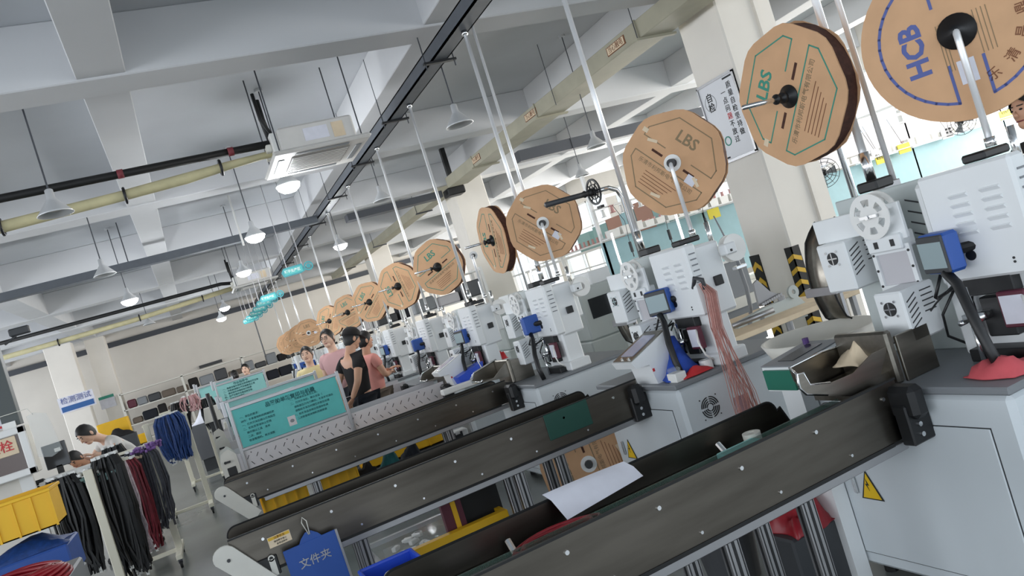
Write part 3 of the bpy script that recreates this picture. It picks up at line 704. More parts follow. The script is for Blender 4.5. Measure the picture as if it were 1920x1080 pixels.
# steel guide bands
def band(x, y, label):
    t = thing('guide_band', label, 'guide', (x, y, .9), 'curved steel guide bands')
    pr = []
    for i in range(15):
        a = i/14; z = 1.57-.68*a; xx = x+.10*math.sin(a*math.pi*1.0)*-1+.02+(.16*(a-.8)*5 if a > .8 else 0)+(.07*(.12-a)/.12 if a < .12 else 0)
        pr.append((xx, z))
    M_ = MB(); vs = [V((a, y, b)) for a, b in pr]+[V((a, y+.15, b)) for a, b in pr]+[V((a+.004, y, b)) for a, b in pr]+[V((a+.004, y+.15, b)) for a, b in pr]
    n = len(pr); fs = []
    for i in range(n-1): fs += [(i, i+1, n+i+1, n+i), (2*n+i, 3*n+i, 3*n+i+1, 2*n+i+1), (i, 2*n+i, 2*n+i+1, i+1), (n+i, n+i+1, 3*n+i+1, 3*n+i)]
    M_._add(vs, fs); M_.build('band', 'steel', t, True)
    for yy in (y, y+.15): MB().tube([(a+.002, yy, b) for a, b in pr], .006, 6).build('band_edge', 'black_rubber', t, True)
    MB().box(x-.09, x+.0, y-.03, y+.2, 1.17, 1.22, b=.003).build('cross_bar', 'alu', t)
    MB().cyl((x+.06, y+.1, 0), (x+.06, y+.1, 1.4), .018, 8).build('post', 'alu', t)
    return t
band(3.27, 3.24, 'curved brown steel guide band standing behind the nearest machine')
band(3.2, 5.35, 'curved grey steel guide band behind the second machine')

# chrome drop tubes from the rail to each machine
PY = [2.74, 4.84, 6.64, 8.72, 10.55, 12.84, 15.1, 17.7, 20.6, 23.5, 26, 28.5]
for i, y in enumerate(PY):
    t = thing('drop_tube', 'straight chrome drop tube hanging from the rail, %s from the right' % ORD[i], 'tube', (3.14, y, 1.7), 'drop tubes below the rail')
    zb_ = 1.71 if i < 8 else 1.7
    MB().cyl((3.14, y, zb_), (3.14, y, 4.18), .019, 12).build('tube', 'tube_alu', t, True)
    MB().cyl((3.14, y, 4.14), (3.14, y, 4.18), .03, 10).build('flange', 'chrome', t, True)
    MB().cyl((3.14, y, zb_), (3.14, y, zb_+.14), .024, 12).build('sleeve', 'chrome', t, True)
for y, x in ((2.70, 3.235), (6.6, 3.22)):
    t = thing('drop_tube', 'second chrome tube paired with the %s drop tube' % ('first' if y < 3 else 'third'), 'tube', (x, y, 1.7))
    MB().cyl((x, y, 1.66), (x, y, 4.3), .014, 10).build('tube', 'tube_alu', t, True)
    MB().box(x-.1, x+.02, y-.02, y+.05, 1.64, 1.68, b=.004).build('foot_clamp', 'alu', t)

# ================================================================ spool stands and cardboard spools
def orient(n, roll):
    n = V(n).normalized(); r = V((0, 0, 1)).cross(n).normalized(); u = n.cross(r)
    c, s = math.cos(roll), math.sin(roll)
    x = r*c+u*s; y = -r*s+u*c
    return Matrix(((x.x, y.x, n.x), (x.y, y.y, n.y), (x.z, y.z, n.z)))
def octo(r, f=.86, rot=math.pi/8):
    p = []
    for k in range(8):
        a = rot+k*math.pi/4
        for da in (-.16, 0, .16): p.append((r*(1 if da == 0 else .985)*math.cos(a+da)*1.0, r*(1 if da == 0 else .985)*math.sin(a+da)))
    return p
def line(m, pts, w, z, t=.0012):
    for a, b in zip(pts, pts[1:]):
        a, b = V((a[0], a[1], 0)), V((b[0], b[1], 0)); d = (b-a)
        if d.length < 1e-5: continue
        d.normalize(); n = V((-d.y, d.x, 0))*w/2; e = d*w*.4
        m.prism([a-n-e+V((0, 0, z)), b-n+e+V((0, 0, z)), b+n+e+V((0, 0, z)), a+n-e+V((0, 0, z))], (0, 0, t))
def make_spool(kind, hub='black', ink='ink_green'):
    R = .352 if kind == 'octagon' else .37
    t = thing('cardboard_spool', '', 'spool', (0, 0, 0), 'cardboard wire spools')
    out = octo(R) if kind == 'octagon' else [(R*math.cos(i*math.pi/24), R*math.sin(i*math.pi/24)) for i in range(48)]
    MB().prism([(x, y, -.008) for x, y in out], (0, 0, .008)).build('front_flange', 'cardboard', t)
    MB().prism([(x, y, -.088) for x, y in out], (0, 0, .008)).build('rear_flange', 'cardboard', t)
    MB().cyl((0, 0, -.08), (0, 0, -.008), R-.012, 32).build('wound_strip', 'cardboard_edge', t)
    pr = MB(); w = .007 if kind == 'octagon' else .012
    rr = R*.80
    if kind == 'octagon':
        for sg in (1, -1):
            pts = [(-rr*.96, .055), (-rr*.96, rr*.40), (-rr*.45, rr*.95), (rr*.45, rr*.95), (rr*.96, rr*.40), (rr*.96, .055)]
            pts = pts+[(rr*.4, .055)] if sg > 0 else pts
            P_ = [(x, y*sg) for x, y in pts]
            line(pr, P_+([] if sg > 0 else [P_[0]]), w, .0)
            if sg > 0: line(pr, [P_[0], (-rr*.35, .055)], w, 0)
    else:
        for sg in (1, -1):
            P_ = [(rr*math.cos(a), sg*rr*math.sin(a)) for a in [.22+i*(math.pi-.44)/18 for i in range(19)]]
            line(pr, P_, w, 0); line(pr, [P_[0], (P_[0][0]-.16, P_[0][1])], w, 0); line(pr, [P_[-1], (P_[-1][0]+.16, P_[-1][1])], w, 0)
    pr.build('printed_outline', ink, t)
    if kind == 'octagon':
        text('lettering', 'LBS', .105, frame((0, .17, .0), (1, 0, 0), (0, 1, 0)), 'ink_green' if hub == 'black' else ink, t, .02)
        text('lettering', '乐清市利邦斯电气有限公司', .036, frame((0, -.095, .0), (1, 0, 0), (0, 1, 0)), 'ink_olive', t)
        ln = MB()
        for k in range(5): line(ln, [(-.13, -.14-.022*k), (.12-.02*k, -.14-.022*k)], .004, 0)
        ln.build('printed_lines', 'ink_brown', t)
        MB().box(.085, .17, -.008, .008, -.002, .0015).build('slot', 'cardboard_edge', t); MB().box(-.17, -.085, -.008, .008, -.002, .0015).build('slot', 'cardboard_edge', t)
        MB().box(-.30, -.26, .07, .10, 0, .002).build('tape_tab', 'paper_warm', t)
    else:
        text('lettering', 'HCB', .115, frame((-.02, .165, .0), (1, 0, 0), (0, 1, 0)), 'ink_blue', t, .035)
        for k, ch in enumerate('乐清昌鼎盛电'):
            a = math.radians(200+k*23); r_ = .235
            text('lettering', ch, .052, frame((r_*math.cos(a), r_*math.sin(a), 0), (-math.sin(a), math.cos(a), 0), (-math.cos(a), -math.sin(a), 0)), 'ink_brown', t, .01)
        MB().box(-.22, -.12, -.03, .035, 0, .002).build('label', 'paper', t)
        ln = MB()
        for k in range(3): line(ln, [(-.15, .045+.012*k), (.05, .045+.012*k)], .003, 0)
        for k in range(4): line(ln, [(-.12, -.07-.016*k), (.06, -.07-.016*k)], .003, 0)
        ln.build('printed_lines', 'ink_olive', t)
    if hub == 'black':
        MB().lathe([(.058 if kind == 'octagon' else .074, .0), (.058 if kind == 'octagon' else .074, .006), (.03, .016), (.024, .05)], (0, 0, 0), n=24).build('hub', 'black', t, True)
    else:
        MB().ring((0, 0, 0), (0, 0, 1), .03, .058, .008, 24).build('hub', 'white_plastic', t)
        MB().cyl((0, 0, 0), (0, 0, .05), .028, 14).build('hub_core', 'black', t)
        for p in ((.2, -.02, -.5), (-.2, .05, .3), (.02, -.24, .2)):
            F_ = frame((p[0], p[1], .001), (math.cos(p[2]), math.sin(p[2]), 0), (-math.sin(p[2]), math.cos(p[2]), 0))
            MB().box(-.035, .035, -.01, .01, 0, .002, M=F_).build('tape_strip', 'paper_warm', t)
        MB().box(.13, .20, -.06, .0, 0, .002).build('label', 'paper', t)
    return t
sp_oct_b = make_spool('octagon', 'black', 'ink_green')
sp_oct_w = make_spool('octagon', 'white', 'ink_olive')
sp_hcb = make_spool('round', 'black', 'ink_blue')
def put(src, used, c, n, roll, label):
    Rm = orient(n, roll).to_4x4()
    if not used[0]:
        o = src; used[0] = True
        o.matrix_world = Matrix.Translation(c) @ Rm; o['label'] = label
    else:
        o = dup(src, c, label); o.matrix_world = Matrix.Translation(c) @ Rm
    return o
ub, uw, uh = [False], [False], [False]
D = math.radians
# B stands (upright chrome post with axle facing the operator) and B spools
BS = [(0, (3.13, 2.12), 2.20, (-.86, -.51, 0)), (1, (3.13, 4.2), 2.20, (-.78, -.62, 0)), (2, (3.13, 6.27), 2.20, (-.62, -.78, 0)), (3, (3.13, 8.2), 2.2, (-.62, -.78, 0)), (4, (3.13, 10.0), 2.2, (-1, 0, 0)), (5, (3.13, 12.0), 2.2, (-1, 0, 0)), (6, (3.13, 14.0), 2.2, (-1, 0, 0)), (7, (3.13, 16.1), 2.2, (-1, 0, 0))]
for i, (x, y), z, n in BS:
    n = V(n).normalized()
    t = thing('spool_stand', 'bent chrome spool post on top of the %s machine from the right' % ORD[i], 'stand', (x, y, 1.68), 'spool posts on the machines')
    MB().tube([(x, y, 1.70), (x, y, z-.05), (x, y, z-.015), (x-n.x*.015, y-n.y*.015, z), (x-n.x*.11, y-n.y*.11, z)], .014, 10).build('post', 'tube_alu', t, True)
    MB().cyl((x, y, 1.70), (x, y, 1.74), .022, 10).build('joint', 'chrome', t, True)
    if i == 3 or i > 3:
        MB().ring((x-n.x*.06, y-n.y*.06, z), (n.x, n.y, 0), .02, .05, .006, 18).build('hub_disc', 'white_plastic' if i == 3 else 'black', t)
        MB().cyl((x-n.x*.03, y-n.y*.03, z), (x-n.x*.12, y-n.y*.12, z), .022, 10).build('hub_core', 'black', t)
def bpos(i): x, y = BS[i][1]; n = V(BS[i][3]).normalized(); return V((x, y, BS[i][2]))-n*.055
put(sp_hcb, uh, bpos(0), BS[0][3], D(90), 'large round cardboard spool with blue HCB lettering at the top right')
put(sp_oct_w, uw, bpos(1), BS[1][3], D(-52), 'octagonal LBS cardboard spool with white hub above the second machine')
put(sp_oct_w, uw, bpos(2), BS[2][3], D(-48), 'octagonal LBS cardboard spool with white hub above the third machine')
# A stands: horizontal axle pointing left, post behind
AS = [(2.98, 2.92, 2.23), (2.98, 4.98, 2.225), (2.98, 7.14, 2.23), (2.98, 9.06, 2.23), (2.98, 11.1, 2.23), (2.98, 13.2, 2.2), (2.98, 15.3, 2.2), (2.98, 17.6, 2.2)]
for i, (x, y, z) in enumerate(AS):
    t = thing('spool_axle_stand', 'curved post with a spool axle pointing left, %s from the right' % ORD[i], 'stand', (x+.2, y, 1.7), 'axle stands behind the machines')
    MB().tube([(x+.22, y+(.0 if i != 1 else 0), .0), (x+.22, y, z-.10), (x+.19, y, z-.03), (x+.13, y, z), (x+.02, y, z)], .017, 10).build('post', 'chrome', t, True)
    MB().cyl((x+.05, y, z), (x-.30, y, z), .012, 10).build('axle', 'chrome', t, True)
    MB().lathe([(.028, 0), (.028, .03), (.016, .035), (.016, .055), (.026, .06), (.026, .07)], (x-.02, y, z), (-1, 0, 0), 14).build('axle_collar', 'black', t, True)
    if i == 1:
        m = MB().ring((x, y, z), (-1, 0, 0), .085, .1, .01, 28).ring((x, y, z), (-1, 0, 0), .02, .035, .014, 14)
        for k in range(8): a = k*math.pi/4; m.cyl((x-.005, y+.03*math.cos(a), z+.03*math.sin(a)), (x-.005, y+.09*math.cos(a), z+.09*math.sin(a)), .005, 6)
        m.ring((x, y, z), (-1, 0, 0), .055, .06, .01, 24)
        m.build('empty_hub_wheel', 'black', t)
        MB().cyl((x-.02, y, z), (x-.42, y, z), .02, 12).build('sleeve', 'dark_grey', t, True)
        MB().box(x, x+.03, y-.03, y+.03, z-.13, z-.11).build('wing_nut', 'black', t)
for k, i in enumerate((0, 2, 3, 4, 5, 6, 7)):
    x, y, z = AS[i]
    put(sp_oct_b, ub, V((x+.0, y, z)), (-1, 0, 0) if k < 2 else V((-.72, -.69, 0)), D([52, 78, 20, 100, 40, 10, 60][k]), ['octagonal LBS cardboard spool with black hub at the upper right, axle pointing left', 'thin brown cardboard spool seen nearly edge on', 'brown spool with a dark slot in the middle of the spool row', 'brown spool fifth in the oblique row', 'brown spool sixth in the oblique row near the men', 'brown spool seventh in the oblique row', 'farthest brown spool of the oblique row'][k])
for k, (y, x, z) in enumerate(((19.6, 2.75, 2.12), (21.7, 2.8, 2.12), (24.0, 2.85, 2.10), (26.0, 2.9, 2.1))):
    put(sp_oct_w, uw, V((x, y, z)), (-.3, -.95, 0), D(20*k), '%s in the cluster of far tan spools above the far machines' % ['rightmost', 'second spool from the right', 'third spool from the right', 'leftmost'][k])
    t = thing('spool_stand', 'thin post of the %s far tan spool' % ORD[k], 'stand', (x, y+.1, 1.6), 'posts of the far spools')
    MB().cyl((x+.01, y+.12, 1.6 if k == 2 else 0), (x+.01, y+.12, z+.02), .014, 8).cyl((x+.01, y+.12, z), (x-.03, y-.03, z), .012, 8).build('post', 'chrome', t, True)
# leaning spool under the second conveyor
o = put(sp_oct_w, uw, V((2.28, 5.0, .37)), (-.42, -.9, .12), D(95), 'brown octagonal spool leaning on the floor left of the second cabinet')

# ================================================================ conveyors
def leg_pair(parent, x, y0, y1, z1, dx=0.0):
    for y in (y0, y1):
        l = MB().box(x-.03, x+.03, y-.022, y+.022, 0, z1, b=.003).build('leg', 'alu', parent)
        MB().box(x-.006, x+.006, y-.0235, y-.021, .0, z1).box(x-.0315, x-.029, y-.006, y+.006, 0, z1).box(x-.024, x-.020, y-.0235, y-.021, 0, z1).box(x+.020, x+.024, y-.0235, y-.021, 0, z1).build('groove', 'black', l)
        MB().cyl((x, y, 0), (x, y, .02), .035, 10).build('foot', 'black_rubber', l)
def conveyor(label, x0, x1, yf, yb, legs, back_x1=None, plate='steel_belt', guard=True, zt=.95, zb=.72):
    t = thing('belt_conveyor', label, 'conveyor', (x0, yf, 0), 'belt conveyors beside the machines')
    MB().box(x0, x1, yf, yf+.006, zb, zt, b=.002).build('front_plate', plate, t)
    MB().box(x0, x1, yf-.004, yf+.010, zt-.003, zt+.005).box(x0, x1-.1, yf-.004, yf+.01, zb-.012, zb+.002).build('edge_trim', 'black_rubber', t)
    bx1 = back_x1 or x1; zt2 = zt+.012; n = 6; r = .05
    prof = [(x0+.0, zb), (bx1+.08, zb), (bx1+.0, zt2-.04)]
    prof += [(bx1-r+r*math.cos(a)*1.0-.02, zt2-r+r*math.sin(a)) for a in [i*math.pi/2/n for i in range(n+1)]]
    prof += [(x0+r+.0+r*math.cos(a), zt2-r+r*math.sin(a)) for a in [math.pi/2+i*math.pi/2/n for i in range(n+1)]]
    MB().prism([(a, yb, b) for a, b in prof], (0, .005, 0)).build('back_plate', plate, t)
    MB().tube([(a, yb+.002, b) for a, b in prof[1:]], .005, 5).build('back_trim', 'black_rubber', t)
    MB().box(x0+.04, x1-.02, yf+.012, yb-.004, .845, .855, b=.003).build('belt', 'green_belt', t)
    MB().cyl((x0+.05, yf+.01, .82), (x0+.05, yb, .82), .04, 16).cyl((x1-.05, yf+.01, .82), (x1-.05, yb, .82), .04, 16).build('roller', 'alu', t, True)
    MB().box(x0+.25, x1-.03, yf+.001, yf+.035, zb-.045, zb-.01, b=.003).box(x0+.25, x1-.03, yb-.03, yb, zb-.045, zb-.01, b=.003).build('lower_rail', 'alu', t)
    k = 0; x = x0+.16
    while x < x1-.08:
        MB().cyl((x, yf+.002, zt-.055), (x, yf-.006, zt-.055), .008, 8).build('bolt', 'chrome', t)
        MB().cyl((x+.13, yf+.002, zb+.035), (x+.13, yf-.005, zb+.035), .006, 8).build('bolt', 'chrome', t); x += .36
    for lx in legs: leg_pair(t, lx, yf+.03, yb-.03, zb-.045)
    if guard:
        g = [(x0-.03+.06*math.cos(a), .885+.055*math.sin(a)) for a in [math.pi*1.15-i*math.pi*1.0/10 for i in range(11)]]
        g = [(x0-.03-.052, .86)]+g[0:]+[(x0+.20, .66), (x0+.12, .60)]
        MB().prism([(a, yf-.035, b) for a, b in g], (0, .02, 0)).build('end_guard', 'off_white', t)
        MB().cyl((x0-.02, yf-.036, .865), (x0-.02, yf-.042, .865), .009, 8).build('guard_bolt', 'dark_grey', t)
        MB().box(x0+.05, x0+.2, yf-.012, yf-.003, .70, .80, b=.01).build('end_block', 'black', t)
        MB().ring((x0+.17, yf-.014, .79), (0, -1, 0), .010, .017, .004, 10).box(x0+.155, x0+.185, yf-.018, yf-.013, .70, .785).build('latch', 'off_white', t)
    return t
c1 = conveyor('nearest steel sided belt conveyor crossing the bottom of the picture', .35, 2.40, 2.27, 2.63, (1.47, 1.83, .55), back_x1=2.12)
c2 = conveyor('second steel belt conveyor, with the green panel and blue folder', -.09, 2.42, 4.25, 4.52, (.54, 1.50, 1.78), back_x1=2.2, zb=.735)
c3 = conveyor('third steel belt conveyor, in front of the teal board', -.04, 2.42, 6.50, 6.70, (.62, 1.8), zb=.755)
ga, gb = at(1018, 780, Y=4.245), at(1110, 795, Y=4.245)
q = box('green_panel', 'green_dark', c2, ga.x, gb.x+.01, 4.244, 4.25, gb.z, ga.z, b=.002)
# clear guard along the nearest conveyor
g = thing('clear_guard', 'clear greenish guard sheet standing inside the nearest conveyor', 'guard', (1.2, 2.3, .85))
box('sheet', 'glass_green', g, .5, 2.2, 2.38, 2.384, .857, .935)
for x in (.8, 1.75): MB().cyl((x, 2.56, .86), (x, 2.60, .90), .012, 8).build('roller_bracket', 'chrome', g)
# paper, tape roll, red wire coil on the nearest conveyor
def sheet(name, label, pts, m, cat='paper'):
    M_ = MB(); M_.prism(pts, (0, 0, .003)); return tag(M_.build(name, m), label, cat)
pa = thing('paper_sheet', 'curved white paper sheet lying over the edge of the nearest conveyor', 'paper', (1.15, 2.6, .9))
M_ = MB(); vs = []; n = 12
for i in range(n+1):
    u = i/n
    x = .99+.36*u; zc = .06*(1-u)**2
    vs += [(x, 2.645+.01*math.sin(3*u), .985-.01*u), (x+.01, 2.60, .965+.012*math.sin(4*u)), (x+.02-.02*u, 2.53, .90+.03*u)]
M_._add(vs, [(i*3+j, i*3+3+j, i*3+4+j, i*3+1+j) for i in range(n) for j in range(2)]); M_.build('sheet', 'paper', pa, True)
tp = thing('tape_roll', 'pinkish white tape roll standing on the nearest conveyor belt', 'roll', (1.84, 2.5, .855))
MB().ring((1.86, 2.52, .856), (0, 0, 1), .016, .036, .055, 24).build('roll', 'off_white', tp)
bx = tag(box('pale_box', 'teal_pale', None, 1.66, 1.84, 2.44, 2.50, .857, .90, b=.004), 'pale green low box lying on the belt beside the tape roll', 'box')
rc = thing('wire_coil', 'coil of dark red wire lying on the nearest conveyor', 'wire coil', (.95, 2.46, .857))
for k in range(9): MB().tube([(.93+(.19-.008*k)*math.cos(a), 2.45+(.085-.004*k)*math.sin(a), .868+.010*(k % 4)+.003*math.sin(3*a+k)) for a in [i*math.pi/12 for i in range(24)]], .007, 6, cyc=True).build('loop', 'red_wire', rc, True)
ps_ = tag(box('drawing_sheet', 'paper', None, .60, .90, 2.36, 2.52, .857, .86), 'flat sheet with thin lines left of the red wire coil', 'paper')
# folder and sticker on the second conveyor
fo = thing('hanging_folder', 'blue folder board with silver characters hanging on the second conveyor', 'folder', (.29, 4.21, .8))
fa, fb = at(530, 1035, Y=4.19), at(628, 992, Y=4.19)
u = V((1, 0, -.0)); ux = (fb-fa).normalized(); un = V((0, -1, 0)); uv = V((-ux.z, 0, ux.x)); F_ = frame(fa, ux, uv)
wd = (fb-fa).length
MB().box(0, wd, -.36, 0, -.004, .004, b=.002, M=F_).prism([F_ @ V(p) for p in ((.08, -.01, -.004), (.10, .02, -.004), (.13, .045, -.004), (.16, .045, -.004), (.19, .02, -.004), (.21, -.01, -.004))], -F_.col[2].xyz*-.006).build('board', 'blue_folder', fo)
MB().box(wd-.004, wd+.008, -.36, 0, -.008, .008, M=F_).build('spine', 'alu', fo)
text('lettering', '文件夹', .055, F_ @ Matrix.Translation((wd*.5, -.10, .006)), 'alu', fo, .006)
MB().tube([F_ @ V(p) for p in ((.145, .03, .004), (.13, .10, .006), (.14, .125, .006), (.155, .10, .006), (.15, .03, .004))], .003, 6).build('cord', 'off_white', fo, True)
stk = thing('notice_sticker', 'small yellowish notice sticker on the left end of the second conveyor', 'sticker', (.12, 4.24, .85))
sa = at(500, 1010, Y=4.245); sb = at(542, 992, Y=4.245); ux = (sb-sa).normalized(); F_ = frame(sa, ux, V((-ux.z, 0, ux.x)))
MB().box(0, .115, -.055, .0, -.002, .002, M=F_).build('sticker', 'paper_warm', stk); MB().box(.003, .112, -.018, -.003, .002, .003, M=F_).build('header', 'chevron_yellow', stk)
text('lettering', '注意安全', .014, F_ @ Matrix.Translation((.06, -.011, .0035)), 'ink_brown', stk); text('lettering', '请勿将手放入', .011, F_ @ Matrix.Translation((.06, -.03, .0025)), 'ink_black', stk); text('lettering', '皮带运转中', .011, F_ @ Matrix.Translation((.065, -.045, .0025)), 'ink_black', stk)

# crates and things under the conveyors
def crate(label, x0, x1, y0, y1, z0, z1, m='yellow_crate', grp='plastic crates', ribs=4, rim=True, M=None):
    t = thing('plastic_crate', label, 'crate', (x0, y0, z0), grp)
    w_ = .008; mm = MB()
    for a in ((x0, x1, y0, y0+w_), (x0, x1, y1-w_, y1), (x0, x0+w_, y0, y1), (x1-w_, x1, y0, y1)): mm.box(*a, z0, z1, M=M)
    mm.box(x0, x1, y0, y1, z0, z0+w_, M=M)
    mm.build('crate_body', m, t)
    r = MB()
    for a in ((x0-.012, x1+.012, y0-.012, y0+.006), (x0-.012, x1+.012, y1-.006, y1+.012), (x0-.012, x0+.006, y0, y1), (x1-.006, x1+.012, y0, y1)): r.box(*a, z1-.02, z1, b=.003, M=M)
    r.build('rim', m, t)
    for k in range(ribs+1):
        x = x0+(x1-x0)*k/ribs; MB().box(x-.006, x+.006, y0-.010, y0, z0, z1-.02, M=M).build('rib', m, t)
    for k in range(1, 3): MB().box(x0-.010, x0, y0+(y1-y0)*k/3-.005, y0+(y1-y0)*k/3+.005, z0, z1-.02, M=M).build('rib', m, t)
    return t
crate('yellow crate left of the alloy leg under the third conveyor', .20, .57, 6.98, 7.35, .44, .69)
crate('yellow crate right of the alloy leg under the third conveyor', .68, 1.02, 6.98, 7.35, .44, .69)
sh = tag(MB().box(.1, 2.2, 6.69, 7.5, .40, .435, b=.004).build('under_shelf', 'alu'), 'alloy shelf carrying the two yellow crates', 'shelf')
for k, (x, m, l) in enumerate(((1.10, 'cloth_black', 'black bag next to the right yellow crate under the third conveyor'), (1.34, 'ink_teal', 'dark teal bag under the third conveyor'), (1.56, 'cloth_navy', 'dark navy bag nearest the leg under the third conveyor'))):
    rag('storage_bag', l, 'bag', (x, 7.15, .436), .11, .16, .26, m, 20+k)
wb = thing('meter_box', 'small white box with dark slots under the third conveyor', 'box', (2.0, 7.0, .44))
MB().box(1.92, 2.10, 6.98, 7.12, .436, .60, b=.01).build('box_body', 'white_plastic', wb); MB().box(1.95, 1.97, 6.97, 6.98, .50, .59).box(2.02, 2.04, 6.97, 6.98, .50, .59).box(1.97, 2.02, 6.97, 6.98, .54, .57).build('slots', 'black', wb)
# below conveyor 2: clear tray shelf, black bin, yellow bars
ut = thing('clear_tray', 'long clear plastic tray on the shelf under the second conveyor', 'tray', (1.0, 5.3, .33))
MB().box(.72, 1.5, 4.9, 5.6, .30, .305).build('tray_base', 'glass', ut); MB().box(.72, 1.5, 4.9, 4.905, .305, .42).box(.72, 1.5, 5.6, 5.605, .305, .42).box(1.5, 1.505, 4.9, 5.6, .305, .42).build('tray_sides', 'plastic_clear', ut)
MB().box(.7, 1.55, 4.86, 4.9, .27, .30).box(.7, 1.55, 5.6, 5.64, .27, .30).box(.7, .74, 4.86, 5.64, 0, .27).box(1.5, 1.54, 4.86, 5.64, 0, .27).build('shelf_rails', 'alu', ut)
rnd = random.Random(4)
for k in range(11):
    x, y = rnd.uniform(.78, 1.05), rnd.uniform(4.95, 5.35); a = rnd.uniform(0, 3)
    MB_ = MB().box(-.03, .03, -.017, .017, 0, .03, b=.004, M=Matrix.Translation((x, y, .307)) @ Matrix.Rotation(a, 4, 'Z')).box(.03, .045, -.01, .01, .006, .022, M=Matrix.Translation((x, y, .307)) @ Matrix.Rotation(a, 4, 'Z'))
    tag(MB_.build('wire_connector', 'white_plastic'), 'white wire connector lying in the clear tray under the second conveyor', 'connector', 'connectors in the clear tray')
yb_ = thing('yellow_rack', 'yellow framed low rack with black panel below the second conveyor', 'rack', (1.3, 4.6, 0))
MB().box(.85, 1.48, 4.62, 4.68, .35, .42, b=.004).build('front_bar', 'yellow_crate', yb_); MB().box(1.44, 1.48, 4.68, 5.0, .35, .42, b=.004).build('side_bar', 'yellow_crate', yb_)
MB().box(1.16, 1.19, 4.69, 4.72, .36, .67).build('upright', 'yellow_crate', yb_); MB().box(1.10, 1.16, 4.70, 4.75, .30, .67).box(1.19, 1.23, 4.70, 4.75, .30, .67).build('upright_edge', 'maroon', yb_)
MB().box(1.23, 1.50, 4.76, 4.78, .05, .66).build('back_panel', 'black_rubber', yb_); MB().box(.85, .89, 4.63, 4.67, 0, .35).box(1.44, 1.48, 4.63, 4.67, 0, .35).build('leg', 'black_rubber', yb_)
# blue basket at the bottom
bb = thing('blue_basket', 'blue plastic basket at the bottom edge below the second conveyor', 'basket', (.62, 3.4, .4))
q = at(745, 1068, Y=3.6)
MB().box(q.x-.14, q.x+.12, 3.5, 3.8, q.z-.16, q.z-.15).box(q.x-.14, q.x-.13, 3.5, 3.8, q.z-.16, q.z).box(q.x+.11, q.x+.12, 3.5, 3.8, q.z-.16, q.z).box(q.x-.14, q.x+.12, 3.79, 3.8, q.z-.16, q.z).box(q.x-.14, q.x+.12, 3.5, 3.51, q.z-.16, q.z-.03).build('basket_body', 'blue_plastic', bb)
MB().tube([(q.x-.14, 3.5, q.z), (q.x+.12, 3.5, q.z), (q.x+.12, 3.8, q.z), (q.x-.14, 3.8, q.z)], .012, 8, cyc=True).build('rim', 'blue_plastic', bb)
MB().ring((q.x-.02, 3.62, q.z-.05), (.2, -.5, .8), .03, .055, .02, 20).build('roll_inside', 'off_white', bb)
MB().box(q.x-.1, q.x+.08, 3.55, 3.75, 0, q.z-.16).build('stool', 'dark_grey', bb)
# things below the nearest conveyor
t = thing('waste_bin', 'grey plastic bin on the floor below the nearest conveyor', 'bin', (2.1, 3.3, 0))
MB().lathe([(.13, 0), (.17, .38), (.18, .38), (.18, .40), (.16, .40), (.12, .01)], (2.12, 3.35, 0), n=20).build('bin_body', 'crate_grey', t, True)
rag('red_bag', 'dark red bag behind the nearest cabinet corner under the conveyor', 'bag', (2.25, 2.9, .3), .12, .12, .25, 'red_wire', 31)
tag(box('floor_case', 'dark_grey', None, 2.1, 2.42, 2.8, 3.05, 0, .3, b=.01), 'dark case on the floor carrying the red bag', 'case')
# pink wires hanging by machine 2
wr = thing('hanging_wires', 'bundle of thin pinkish wires hanging beside the second machine', 'wires', (2.95, 3.86, .4))
rnd = random.Random(9); M_ = MB()
for k in range(34):
    a, b = rnd.uniform(-.03, .03), rnd.uniform(-.035, .035); e = rnd.uniform(-.10, .16)
    M_.tube([(2.80+a*.4, 3.82+b*.5, 1.42), (2.80+a+.02, 3.79+b, 1.35), (2.79+a, 3.79+b, 1.15), (2.80+a*1.4+e*.3, 3.78+b, .92), (2.80+a+e*.7, 3.77+b, .72), (2.80+e*.9, 3.78+b, rnd.uniform(.4, .62))], .0022, 4)
o = M_.build('wire_strands', 'pink_wire', wr); o['kind'] = 'stuff'
MB().tube([(2.78, 3.88, 1.40), (2.78, 3.84, 1.46), (2.80, 3.80, 1.44), (2.80, 3.80, 1.38)], .014, 8).build('binding', 'dark_grey', wr, True)
MB().box(2.75, 2.84, 3.775, 3.783, .42, .72).build('clear_sleeve', 'pink_bag', wr)
def nth(n): return '%d%s' % (n, 'th' if 10 < n % 100 < 14 else {1: 'st', 2: 'nd', 3: 'rd'}.get(n % 10, 'th'))
